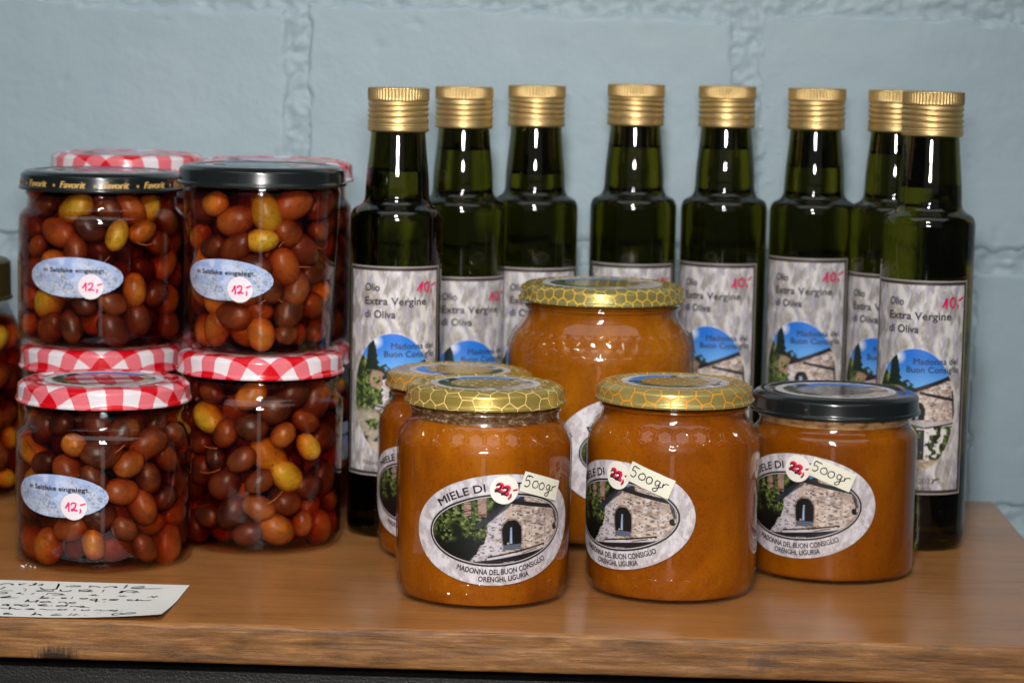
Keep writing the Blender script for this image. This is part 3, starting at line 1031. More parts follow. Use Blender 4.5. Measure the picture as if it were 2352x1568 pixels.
def bottle_label_mesh(R, var):
    pr = Print()
    pr.rect(BLW * mm, BLH * mm, bottle_label_col, 0, 190, 360)
    t = BLH / 2
    g = srgb(58, 54, 58)
    pr.text('Olio', -15.3 * mm, (t - 12.8) * mm, 3.9 * mm, g, 3, width=8.2 * mm, heavy=0.13 * mm)
    pr.text('Extra Vergine', -15.3 * mm, (t - 19.8) * mm, 3.9 * mm, g, 3, width=33 * mm, heavy=0.13 * mm)
    pr.text('di Oliva', -15.3 * mm, (t - 26.6) * mm, 3.9 * mm, g, 3, width=16.5 * mm, heavy=0.13 * mm)
    g2 = srgb(50, 58, 78)
    pr.text('Madonna del', -0.7 * mm, (t - 42.4) * mm, 3.1 * mm, g2, 3, width=23.6 * mm, heavy=0.08 * mm)
    pr.text('Buon Consiglio', -4.2 * mm, (t - 46.6) * mm, 3.1 * mm, g2, 3, width=28 * mm, heavy=0.08 * mm)
    g3 = srgb(86, 82, 82)
    pr.text('November 2023', -15.3 * mm, (t - 103.3) * mm, 2.7 * mm, g3, 3, width=27 * mm)
    pr.text('Orenghi, Liguria', -15.3 * mm, (t - 106.4) * mm, 1.8 * mm, g3, 3, width=26 * mm)
    pr.stroke(np.array([(10.4, -(103.6 - t)), (12.2, -(101.0 - t)), (13.6, -(101.0 - t)), (10.6, -(102.2 - t)), (15.0, -(100.4 - t))]) * mm, 0.35 * mm, BLK, 4)
    # hand-written price, a little different on every bottle
    rg = random.Random(var)
    cx, cy_ = 18.5 + rg.uniform(-1, 1), t - 10.2 + rg.uniform(-0.8, 0.8)
    rot = R_(rg.uniform(2, 12)); s = rg.uniform(0.85, 1.1)
    J = lambda P: (np.array(P) + np.array([[rg.uniform(-.2, .2), rg.uniform(-.2, .2)] for _ in P])) * s * mm
    c0 = (cx * mm, cy_ * mm); pk = srgb(200, 16, 88); w = 1.0 * mm
    pr.stroke(J([(-6.2, -1.6), (-4.6, 0.6), (-3.4, 2.5), (-3.7, 0.4), (-4.2, -2.4)]), w, pk, 6, c0, rot)
    pr.stroke(J([(-0.2, 2.3), (-1.8, 1.0), (-1.7, -1.4), (-0.4, -2.2), (0.9, -0.9), (0.9, 1.3), (-0.2, 2.3), (-0.9, 1.8)]), w, pk, 6, c0, rot)
    pr.stroke(J([(2.4, -1.2), (2.7, -2.2), (2.1, -3.2)]), w, pk, 6, c0, rot)
    pr.stroke(J([(2.8, 0.4), (4.4, 1.0), (6.2, 1.5)]), w, pk, 6, c0, rot)
    return pr.build('label', on_cyl(R, 0.0))


def disc_photo(u, v, r):
    return bottle_photo(u / r * 0.95, v / r * 0.62 + 0.25)


def lid_sticker_mesh(rad):
    pr = Print()

    def fn(u, v):
        c = marble(u, v, 6)
        im = disc_photo(u, v, rad / mm * 0.86)
        m = sst(rad / mm * 0.88, rad / mm * 0.86, np.hypot(u, v))[:, None]
        return c * (1 - m) + im * m
    pr.ellipse(rad, rad, fn, 0, 46, 160)
    return pr.build('lid_sticker', on_flat())


# ------------------------------------------------------------------ jars
def to_cam(x, y): return math.atan2(-x, y)


def lid_profile(R, z0, h, panel=0.0008, roll=0.0012):
    """metal twist lid: bottom curl, side, rounded shoulder, raised ring, panel"""
    z1 = z0 + h
    return fillet([(R - 0.0022, z0 + 0.0016, 0), (R - 0.0020, z0, 0.0006), (R + 0.0002, z0 - 0.0001, 0.0008), (R + 0.0003, z0 + 0.0014, 0.0007),
                   (R - 0.0006, z0 + 0.0020, 0.0005), (R - 0.0008, z1 - 0.0026, 0.001), (R - 0.0010, z1 - 0.0020, 0.001), (R - 0.0036, z1, 0.0018),
                   (R - 0.0072, z1 + 0.0002, 0.0012), (R - 0.0088, z1 - 0.0010, 0.0010), (R - 0.0105, z1 - 0.0010 + panel, 0.0012), (0.0002, z1 - 0.0008 + panel, 0)], 5)


def hexdist(x, y):
    q = 1.7320508

    def cv(ox, oy):
        ax = np.abs(np.mod(x - ox, 1.0) - 0.5); ay = np.abs(np.mod(y - oy, q) - q / 2)
        return np.maximum(ax, ax * 0.5 + ay * 0.8660254)
    return np.minimum(cv(0, 0), cv(0.5, q / 2))


def hex_emboss(bands, nhex):
    """raised honeycomb lines moulded in the glass within height bands [(z0,z1,row centre, slope length factor)]"""
    def f(T, Rr, Zz):
        dr = np.zeros_like(T)
        for z0, z1, zc, kz, amp in bands:
            cellw = 2 * math.pi / nhex
            x = T / cellw
            y = (Zz - zc) * kz + 1.7320508 / 2
            d = 0.5 - hexdist(x, y)
            rid = np.exp(-(d / 0.075) ** 2)
            cup = sst(0.5, 0.0, d) * 0.35
            m = sst(z0 - 0.0006, z0 + 0.0004, Zz) * sst(z1 + 0.0006, z1 - 0.0004, Zz)
            dr += m * (rid + cup - 0.4) * amp
        return dr, np.zeros_like(T)
    return f


def prof_radius(prof):
    """radius as a function of z from the outer side of a profile"""
    p = np.asarray(prof)
    i = np.argsort(p[:, 1], kind='stable')
    return lambda z: np.interp(z, p[i, 1], p[i, 0])


def inset_prof(prof, t, ztop, zbot):
    """inside of the glass: offset profile inward by t, closed at bottom and top"""
    p = np.asarray(prof)
    d = np.gradient(p, axis=0); d /= np.linalg.norm(d, axis=1)[:, None] + 1e-12
    nrm = np.stack([d[:, 1], -d[:, 0]], -1)
    q = p - nrm * t
    q[:, 1] = np.maximum(q[:, 1], zbot)
    q = q[(q[:, 1] <= ztop) & (q[:, 0] > 0.004)]
    i0 = np.argmax(q[:, 0] > 0.012)
    q = q[i0:]
    top_r = q[-1][0]
    return np.vstack([[[0.0002, zbot]], q, [[top_r - 0.0004, ztop], [0.0002, ztop]]])


HONEY_PROF = fillet([(0.0002, 0.0012), (0.026, 0.0008, 0.002), (0.0322, 0.0, 0.0015), (0.0368, 0.0006, 0.004), (0.0394, 0.0070, 0.006), (0.0402, 0.018, 0.006),
                     (0.0405, 0.0690, 0.004), (0.0402, 0.0725, 0.003), (0.0385, 0.0772, 0.004), (0.0345, 0.0822, 0.0030), (0.0338, 0.0838, 0.001), (0.0338, 0.0862, 0.0005), (0.0350, 0.0868, 0.0006),
                     (0.0350, 0.0882, 0.0006), (0.0338, 0.0888, 0.0005), (0.0336, 0.0950, 0)], 5)
BIG_PROF = fillet([(0.0002, 0.0012), (0.034, 0.0008, 0.002), (0.0370, 0.0, 0.0015), (0.0420, 0.0010, 0.004), (0.0475, 0.010, 0.008), (0.0484, 0.020, 0.006),
                   (0.0488, 0.0930, 0.006), (0.0486, 0.0985, 0.005), (0.0460, 0.1060, 0.006), (0.0402, 0.1140, 0.0035), (0.0392, 0.1165, 0.001), (0.0392, 0.1192, 0.0005), (0.0404, 0.1198, 0.0006),
                   (0.0404, 0.1214, 0.0006), (0.0392, 0.1220, 0.0005), (0.0390, 0.1300, 0)], 5)


def low_prof(R, hs, hl, Rn, taper=0.0, rb=0.004):
    """straight low jar: radius R, shoulder height hs, lid bottom height hl, neck radius Rn"""
    return fillet([(0.0002, 0.0016), (R * 0.72, 0.0014, 0.002), (R - 0.0075 - taper, 0.0, 0.002), (R - taper, 0.0012, rb), (R - taper * 0.6, 0.012, 0.004),
                   (R, hs - 0.006, 0.003), (R - 0.0003, hs - 0.0010, 0.0018), (R - 0.0030, hs + 0.0018, 0.0016), (Rn, hs + 0.0035, 0.0012), (Rn, hl - 0.0035, 0.0006),
                   (Rn + 0.0012, hl - 0.0028, 0.0006), (Rn + 0.0012, hl - 0.0012, 0.0006), (Rn - 0.0002, hl - 0.0004, 0.0005), (Rn - 0.0004, hl + 0.006, 0)], 5)


def dent(T, Rr, Zz): return np.zeros_like(T), np.zeros_like(T)


SHARED = {}


def shared(key, fn):
    if key not in SHARED: SHARED[key] = fn()
    return SHARED[key]


def honey_jar(name, x, y, label_phi, label_z, tilt, lidmat, label, big=False, low=False, seed=1, honeymat='honey', stickers=True, lid_rot=0.0, s500=(21.0, 17.6, -21), s22=(2.6, 18.2)):
    root = empty(name, (x, y, 0), to_cam(x, y))
    tag(root, label, 'honey jar', 'honey jars')
    if low:
        prof = low_prof(0.0405, 0.0700, 0.0795, 0.0365); lidR, lz, lh = 0.0412, 0.0790, 0.0100
        glass = shared('g_low', lambda: lathe('glass_jar', densify(prof, 0.0025), M['glass'], 128))
        hon = shared('h_low', lambda: lathe('honey', densify(inset_prof(prof, 0.0005, 0.0745, 0.0020), 0.003), M[honeymat], 96))
        key = 'low'
    elif big:
        prof = BIG_PROF; lidR, lz, lh = 0.0428, 0.1238, 0.0086
        em = hex_emboss([(0.0990, 0.1092, 0.1040, 1 / 0.0064, 0.0010)], 46)
        glass = shared('g_big', lambda: lathe('glass_jar', densify_bands(prof, 0.00035, 0.003, [(0.0975, 0.1105)]), M['glass'], 1104, em))
        hon = shared('h_big', lambda: lathe('honey', densify(inset_prof(prof, 0.0010, 0.1228, 0.0040), 0.003), M[honeymat], 96))
        key = 'big'
    else:
        prof = HONEY_PROF; lidR, lz, lh = 0.0371, 0.0900, 0.0086
        em = hex_emboss([(0.0742, 0.0812, 0.0776, 1 / 0.0066, 0.0012), (0.0070, 0.0120, 0.0095, 1 / 0.0066, 0.0007)], 30)
        glass = shared('g_std', lambda: lathe('glass_jar', densify_bands(prof, 0.0003, 0.003, [(0.073, 0.0822), (0.006, 0.013)]), M['glass'], 960, em))
        hon = shared('h_std', lambda: lathe('honey', densify(inset_prof(prof, 0.0008, 0.0885, 0.0020), 0.003), M[honeymat], 96))
        key = 'std'
    g = link('glass_jar', glass, root)
    link('honey', hon, root)
    Rf = prof_radius(prof)
    # smear of honey drawn up inside the neck
    if low or (seed == 1 and not big):
        zz0, zz1 = (0.0700, 0.0810) if low else (0.0832, 0.0915)
        mat = M['foam'] if low else M['film']
        rn = (lambda z: Rf(z) - (0.0010 if low else 0.0005))
        fp = np.array([(rn(z), z) for z in np.linspace(zz0, zz1, 10)])
        if low: fp = fp[3:]
        wav = lambda T, Rr, Zz: (np.zeros_like(T), np.where(np.arange(len(Zz))[:, None] == 0, (fbm(T * 3, T * 0, seed + 5, 3) - 0.5) * 0.0012, 0))
        link('honey_film', lathe('honey_film', fp, mat, 160, wav), root)
    lid = link('lid', shared(('lid', key, lidmat), lambda: lathe('lid', lid_profile(lidR, lz, lh), M[lidmat], 160, from_top=True)), root, None, lid_rot)
    srad = lidR - 0.0118
    st = link('lid_sticker', shared(('ls', srad), lambda: lid_sticker_mesh(srad)), lid, (0, 0, lz + lh - 0.0002))
    if big:
        lab = shared('lab_big', lambda: honey_label(1.0, 43.0, 29.5, 0.92).build('label', on_cyl(Rf, label_z, tilt)))
    else:
        lab = honey_label().build('label', on_cyl(Rf, label_z, tilt)) if key == 'low' or seed == 1 else shared(('lab', round(label_z, 5), tilt), lambda: honey_label().build('label', on_cyl(Rf, label_z, tilt)))
    lo = link('label', lab, root, None, label_phi)
    if stickers:
        link('price_sticker', sticker_22('price_sticker', seed, Rf, label_z, tilt, s22[0] * mm, s22[1] * mm), lo)
        link('weight_sticker', sticker_500('weight_sticker', seed + 3, Rf, label_z, tilt, s500[0] * mm, s500[1] * mm, R_(s500[2])), lo)
    return root


honey_jar('honey_jar', -0.0562, 1.1582, R_(11), 0.0375, R_(3.6), 'comb_gold',
          'orange honey jar with pale gold honeycomb lid, oval chapel label fully visible, at the front', seed=1, lid_rot=0.3)
honey_jar('honey_jar', 0.0313, 1.1808, R_(-41), 0.0400, R_(2.5), 'comb_orange',
          'honey jar with orange-lined gold lid, its oval label turned towards the jar beside it', seed=2, lid_rot=1.1, s22=(3.2, 18.6), s500=(19.5, 17.2, -24))
zb = honey_jar('honey_jar', -0.0738, 1.2550, R_(-30), 0.0375, R_(2.5), 'comb_orange',
          'honey jar mostly hidden behind the front honey jar, only its left side showing', seed=4, lid_rot=2.2, honeymat='honey')
zb.scale = (1, 1, 0.935)
honey_jar('large_honey_jar', -0.0042, 1.3060, R_(24), 0.0520, R_(2), 'comb_yellow',
          'largest honey jar, tall with yellow honeycomb lid, standing behind the two front honey jars', big=True, honeymat='honey_pale', stickers=False, lid_rot=0.5)
honey_jar('honey_jar', 0.1112, 1.2374, R_(-26), 0.0372, R_(2.0), 'black_lid',
          'low honey jar with plain black lid and oval chapel label beside the tall bottle', low=True, seed=6, honeymat='honey_dark', lid_rot=0.2, s22=(2.0, 18.2), s500=(18.5, 16.0, -24))


# ---- olives
def olive_mesh(kind):
    nu, nv = 18, 12
    a, c = 0.0066, 0.0087
    th = np.concatenate([[0, 0.11], np.linspace(0.30, math.pi, nv - 1)]); ph = np.arange(nu) * 2 * math.pi / nu
    V = []
    for t in th:
        rr = max(math.sin(t), 0.004) ** 0.94
        for p in ph:
            w = 1 + 0.03 * math.sin(2 * p + t * 2)
            V.append((a * rr * math.cos(p) * w, a * rr * math.sin(p) * w, c * math.cos(t) * (1.0 if t < 1.6 else 0.95)))
    i = np.arange(nv)[:, None] * nu; j = np.arange(nu)[None]; j2 = (j + 1) % nu
    F = np.stack([i + j, i + nu + j, i + nu + j2, i + j2], -1).reshape(-1, 4)
    me = mesh('olive', np.array(V), [F], M['olives'][kind])
    me.materials.append(M['pit'])
    idx = np.zeros(len(me.polygons), dtype=np.int32); idx[:nu] = 1
    me.polygons.foreach_set('material_index', idx)
    return me


OLIVE = [olive_mesh(i) for i in range(5)]


def pack(n, R, z0, z1, seed, r=0.0068):
    rg = np.random.RandomState(seed)
    a = rg.rand(n) * 2 * math.pi; q = np.sqrt(rg.rand(n)) * (R - r)
    P = np.stack([q * np.cos(a), q * np.sin(a), z0 + r + rg.rand(n) * (z1 - z0 - 2 * r)], -1)
    for it in range(260):
        d = P[:, None] - P[None]
        L = np.sqrt((d ** 2).sum(-1)) + np.eye(n) + 1e-9
        ov = np.clip(2 * r - L, 0, None) * (1 - np.eye(n))
        P = P + (d / L[..., None] * ov[..., None]).sum(1) * 0.32
        rr = np.hypot(P[:, 0], P[:, 1]); k_ = np.minimum(1, (R - r) / np.maximum(rr, 1e-6))
        P[:, :2] *= k_[:, None]
        P[:, 2] = np.clip(P[:, 2], z0 + r, z1 - r)
    return P


def olive_jar(x, y, z, prof, lidR, lz, lh, lidmat, label, seed, fill=None, n=100, sticker=None, lettering=False, lid_rot=0.0, weights=(20, 25, 20, 11, 24), name='olive_jar', lid_photo=True, core=0.0125, brine='brine'):
    root = empty(name, (x, y, z), to_cam(x, y))
    tag(root, label, 'olive jar', 'jars of olives')
    Rf = prof_radius(prof)
    key = tuple(np.round(prof[:, 0], 5)[::7])
    link('glass_jar', shared(('og', key), lambda: lathe('glass_jar', densify(prof, 0.004), M['glass'], 128)), root)
    fill = fill or lz + 0.002
    bp = inset_prof(prof, 0.0006, fill, 0.0024)
    link('brine', shared(('ob', key), lambda: lathe('brine', bp, M[brine], 96)), root)
    rg = random.Random(seed)
    Rin = float(np.max(prof[:, 0])) - 0.0014
    zs = fill - 0.004
    P = pack(int(0.53 * math.pi * Rin ** 2 * (zs - 0.0035) / (4.19 * 0.0068 ** 3)), Rin, 0.0035, zs, seed)
    for p in P:
        rr = math.hypot(p[0], p[1])
        s = rg.uniform(0.78, 1.24)
        rmax = float(Rf(min(max(p[2], 0.006), fill))) - 0.0010 - 0.0067 * s
        if rr > rmax - 0.004:
            p[0] *= rmax / rr; p[1] *= rmax / rr; rr = rmax
        if rr < core: continue
        kd = rg.choices(range(5), weights)[0]
        o = link('olive', OLIVE[kd], root, tuple(p))
        o.scale = (s * rg.uniform(0.92, 1.0), s, s * rg.uniform(0.9, 1.15))
        # long axis lies along the glass
        rad = Vector((p[0], p[1], 0)).normalized()
        tan = Vector((0, 0, 1)).cross(rad)
        an = rg.uniform(0, 6.283)
        ax = tan * math.cos(an) + Vector((0, 0, 1)) * math.sin(an) + rad * rg.uniform(-0.25, 0.25)
        o.rotation_euler = ax.to_track_quat('Z', 'Y').to_euler()
    for q in range(4):
        ph = rg.uniform(-1.3, 1.3); zc = rg.uniform(0.014, fill - 0.02); rr = float(Rf(zc)) - 0.0035
        ts = np.linspace(0, 1, 7); ln_ = rg.uniform(0.008, 0.015); an = rg.uniform(-0.6, 0.6); cv = rg.uniform(-0.003, 0.003)
        Pc = [(rr * math.sin(ph + t * ln_ * math.cos(an) / rr), -rr * math.cos(ph + t * ln_ * math.cos(an) / rr), zc + t * ln_ * math.sin(an) + cv * t * (1 - t) * 4) for t in ts]
        Vs = []
        for p_ in Pc:
            for kq in range(5):
                aq = kq * 2 * math.pi / 5
                Vs.append((p_[0], p_[1] + 0.00042 * math.cos(aq), p_[2] + 0.00042 * math.sin(aq)))
        Fs = [(5 * i_ + kq, 5 * i_ + (kq + 1) % 5, 5 * i_ + 5 + (kq + 1) % 5, 5 * i_ + 5 + kq) for i_ in range(6) for kq in range(5)]
        link('olive_stem', mesh('olive_stem', np.array(Vs), [np.array(Fs)], M['stem']), root)
    lid = link('lid', shared(('olid', lidR, lz, lh, lidmat), lambda: lathe('lid', lid_profile(lidR, lz, lh), M[lidmat], 160, from_top=True)), root, None, lid_rot)
    if lid_photo:
        srad = lidR - 0.0135
        link('lid_sticker', shared(('ls', srad), lambda: lid_sticker_mesh(srad)), lid, (0, 0, lz + lh - 0.0002))
    if lettering:
        pr = Print()
        gold = srgb(196, 158, 92)
        for kk in range(12):
            u0 = (kk - 6) * 22.1 * mm
            for q4, (ox, oy) in enumerate(((0, 0), (0.3, 0.1), (0.55, 0))):
                pr.text('Favorit', u0 + ox * mm, oy * mm, 3.3 * mm, gold, q4 * 0.6, width=13.6 * mm, shear=0.28)
            a = np.arange(11) * math.pi / 5 + math.pi / 2
            rr = np.where(np.arange(11) % 2 == 0, 1.1, 0.45) * mm
            Pt = np.stack([rr * np.cos(a), rr * np.sin(a)], -1) + [u0 + 18.7 * mm, 1.1 * mm]
            V2 = np.vstack([[[u0 + 18.7 * mm, 1.1 * mm]], Pt[:10]])
            pr.add(V2, np.array([[0, 1 + q, 1 + (q + 1) % 10] for q in range(10)]), gold, 0)
        link('lettering', pr.build('lettering', on_cyl(lidR - 0.0007, lz + 0.0024)), lid)
    if sticker:
        phi, zc, tilt = sticker
        lo = link('label', olive_label().build('label', on_cyl(Rf, zc, R_(tilt))), root, None, R_(phi))
        link('price_sticker', sticker_12('price_sticker', seed, Rf, zc, R_(tilt), 9.6 * mm, -4.4 * mm), lo)
    return root


PA = low_prof(0.0432, 0.0680, 0.0800, 0.0385)        # shouldered jar
PF = low_prof(0.0425, 0.0650, 0.0765, 0.0376)        # the front one, a little lower
PB = low_prof(0.0420, 0.0755, 0.0868, 0.0385, 0.0012)  # taller lower jar
PT = fillet([(0.0002, 0.0016), (0.026, 0.0014, 0.002), (0.0325, 0.0, 0.002), (0.0350, 0.0015, 0.004), (0.0392, 0.0780, 0.004), (0.0394, 0.0800, 0.001), (0.0386, 0.0815, 0.001), (0.0384, 0.0890, 0)], 5)  # tumbler jar

S1 = (-0.2665, 1.3180); S2 = (-0.1757, 1.2690); SB1 = (-0.2702, 1.4080); SB2 = (-0.1822, 1.3640)
olive_jar(-0.2448, 1.2168, 0, PF, 0.0423, 0.0784, 0.0098, 'gingham', 'front olive jar with red gingham lid and pale blue price label, behind the card', 11, n=96, sticker=(-32, 0.0370, 0), lid_rot=0.12)
olive_jar(S1[0], S1[1], 0, PA, 0.0427, 0.0815, 0.0122, 'gingham', 'olive jar under the Favorit-lidded one, only its red gingham lid clearly showing', 12, n=96, lid_rot=0.78)
olive_jar(S1[0], S1[1], 0.0941, PA, 0.0425, 0.0803, 0.0098, 'black_lid', 'upper olive jar with black lid lettered Favorit in gold, on a gingham lid', 13, n=96, sticker=(-20, 0.0375, 0), lettering=True, lid_rot=R_(0))
olive_jar(S2[0], S2[1], 0, PB, 0.0422, 0.0875, 0.0108, 'gingham', 'lower olive jar with red gingham lid and no label, carrying the straight-sided black-lidded jar', 14, n=110, lid_rot=0.9)
olive_jar(S2[0], S2[1], 0.0985, PT, 0.0421, 0.0828, 0.0098, 'black_lid', 'straight-sided tapering olive jar with plain black lid and pale blue price label, on top', 15, n=88, sticker=(-31, 0.0375, 0), lid_rot=0.7, weights=(18, 24, 25, 12, 21))
olive_jar(SB1[0], SB1[1], 0, PA, 0.0427, 0.0805, 0.0110, 'gingham', 'bottom olive jar of the rear stack, hidden behind the Favorit-lidded jar', 16, n=80, lid_rot=0.3)
olive_jar(SB1[0], SB1[1], 0.0918, PB, 0.0427, 0.0868, 0.0110, 'gingham', 'rear upper olive jar whose gingham lid peeks over the Favorit lid', 17, n=90, lid_rot=0.5)
olive_jar(SB2[0], SB2[1], 0, PA, 0.0427, 0.0805, 0.0110, 'gingham', 'rear lower olive jar showing a sliver beside the leftmost oil bottle', 18, n=84, lid_rot=0.2, sticker=(62, 0.040, 0))
olive_jar(SB2[0], SB2[1], 0.0918, PB, 0.0427, 0.0868, 0.0110, 'gingham', 'rear upper olive jar with gingham lid peeking out behind the plain black lid', 19, n=96, lid_rot=0.66)
PL = fillet([(0.0002, 0.0016), (0.028, 0.0014, 0.002), (0.038, 0.0, 0.002), (0.0425, 0.003, 0.005), (0.0432, 0.020, 0.006), (0.0430, 0.074, 0.010), (0.0405, 0.092, 0.010), (0.0352, 0.103, 0.004), (0.0340, 0.106, 0.002), (0.0340, 0.122, 0)], 6)
olive_jar(-0.3668, 1.3850, 0, PL, 0.0362, 0.1085, 0.0225, 'dull_lid', 'tall olive jar cut off at the left edge, with dull brass lid', 20, n=120, name='olive_jar', lid_photo=False, fill=0.098, weights=(10, 25, 30, 20, 15))

# ------------------------------------------------------------------ oil bottles
BOT = fillet([(0.0002, 0.0030), (0.012, 0.0026, 0.003), (0.0192, 0.0, 0.0015), (0.0224, 0.0006, 0.002), (0.02385, 0.0042, 0.003), (0.02385, 0.1668, 0.0030), (0.0226, 0.1702, 0.0030),
              (0.0176, 0.1730, 0.0026), (0.0165, 0.1760, 0.0022), (0.0162, 0.1860, 0.010), (0.0147, 0.2010, 0.008), (0.0140, 0.2100, 0.002), (0.0137, 0.2300, 0.0006), (0.0002, 0.2302, 0)], 6)


def bottle_body(level):
    outer = densify(BOT, 0.004)
    n = 96
    # air space above the oil, inside the neck
    z1 = 0.2270
    wall_t = 0.0026
    Rf = prof_radius(BOT)
    cav = [(0.0002, level)] + [(float(Rf(level)) - wall_t - 0.0006, level), (float(Rf(level + 0.0008)) - wall_t, level + 0.0009)]
    cav += [(float(Rf(z)) - wall_t, z) for z in np.linspace(level + 0.002, z1, 14)] + [(0.0002, z1 + 0.0004)]
    a = lathe('bottle_body', outer, M['bottle'], n)
    b = lathe('cav', np.array(cav), M['bottle'], n, flip=True)
    Va = np.zeros(len(a.vertices) * 3); a.vertices.foreach_get('co', Va)
    Vb = np.zeros(len(b.vertices) * 3); b.vertices.foreach_get('co', Vb)
    Fa = np.zeros(len(a.polygons) * 4, dtype=np.int32); a.polygons.foreach_get('vertices', Fa)
    Fb = np.zeros(len(b.polygons) * 4, dtype=np.int32); b.polygons.foreach_get('vertices', Fb)
    me = mesh('bottle_body', np.vstack([Va.reshape(-1, 3), Vb.reshape(-1, 3)]), [np.vstack([Fa.reshape(-1, 4), Fb.reshape(-1, 4) + len(a.vertices)])], M['bottle'])
    bpy.data.meshes.remove(a); bpy.data.meshes.remove(b)
    return me


def cap_mesh():
    R = 0.01555
    z0, z1 = 0.2105, 0.2332
    pr = [(R - 0.0014, z0 + 0.0004), (R - 0.0004, z0), (R + 0.0001, z0 + 0.0006)]
    zs = np.linspace(z0 + 0.0008, z1 - 0.0070, 60)
    for z in zs:
        t = (z - z0) / mm
        r = R + 0.0002
        for c, w, a in ((3.0, 0.28, 0.35), (4.2, 0.30, 0.45), (7.2, 0.55, 0.75), (10.2, 0.55, 0.8), (13.0, 0.55, 0.8), (15.4, 0.5, 0.6)):
            r -= a * mm * math.exp(-((t - c) / w) ** 2)
        pr.append((r, z))
    for z in np.linspace(z1 - 0.0066, z1 - 0.0008, 8): pr.append((R + 0.00025, z))
    pr += [(R + 0.0001, z1 - 0.0004), (R - 0.0004, z1 - 0.0001), (R - 0.0010, z1), (R * 0.5, z1 + 0.0001), (0.0002, z1 + 0.0001)]

    def dsp(T, Rr, Zz):
        kn = sst(z1 - 0.0066, z1 - 0.0061, Zz) * sst(z1 - 0.0002, z1 - 0.0008, Zz)
        dr = -kn * np.abs(np.sin(T * 30)) ** 0.7 * 0.00045
        th = sst(z0 + 0.005, z0 + 0.007, Zz) * sst(z1 - 0.0072, z1 - 0.0085, Zz)
        dz = th * np.sin(T) * 0.0007
        return dr, dz
    return lathe('screw_cap', np.array(pr), M['cap'], 540, dsp)


CAP = cap_mesh()
BODY = {l: bottle_body(l) for l in (0.1900, 0.1845, 0.1985)}
#         x      y      label angle  label top  level
BT = [(-0.1108, 1.3060, -3, 0.1420, 0.1900, 'oil bottle nearest the olive jars, label and price fully in view'),
      (-0.0818, 1.3860, 12, 0.1302, 0.1985, 'second oil bottle from the olive jars, partly behind the first bottle'),
      (-0.0429, 1.4040, 6, 0.1338, 0.1845, 'third oil bottle from the olive jars, label mostly hidden by the large honey jar'),
      (0.0117, 1.4110, 0, 0.1357, 0.1985, 'oil bottle directly behind the right side of the large honey jar lid'),
      (0.0620, 1.4150, -17, 0.1367, 0.1985, 'oil bottle right of the large honey jar, label partly hidden by a gold lid'),
      (0.1106, 1.4050, -14, 0.1415, 0.1900, 'oil bottle standing straight behind the black-lidded honey jar'),
      (0.1536, 1.3950, -18, 0.1345, 0.1985, 'oil bottle half covered by the front bottle at the end of the row'),
      (0.1624, 1.3110, -10, 0.1386, 0.1845, 'rightmost oil bottle, standing forward, its base on the wood in view')]
for i, (x, y, phi, top, lev, lab) in enumerate(BT):
    r = empty('oil_bottle', (x, y, 0), to_cam(x, y))
    tag(r, lab, 'bottle', 'green bottles of olive oil with gold caps')
    r.scale = (1, 1, (0.988, 0.988, 0.993, 1, 1, 1, 1, 1.003)[i])
    link('bottle_body', BODY[lev], r)
    link('screw_cap', CAP, r, None, i * 1.3)
    link('label', bottle_label_mesh(0.02385, 30 + i), r, (0, 0, top - BLH * mm / 2), R_(phi))

# ------------------------------------------------------------------ the handwritten card
CARD = Print()
cw, ch = 0.1155, 0.0745


def card_map(u, v, L):
    lift = 0.0022 * np.clip(u / (cw / 2), 0, 1) ** 2 * np.clip(-v / (ch / 2) + 0.2, 0, 1.2) ** 1.5
    return np.stack([u, v, 0.0006 + lift + L * STEP * 1.4], -1)


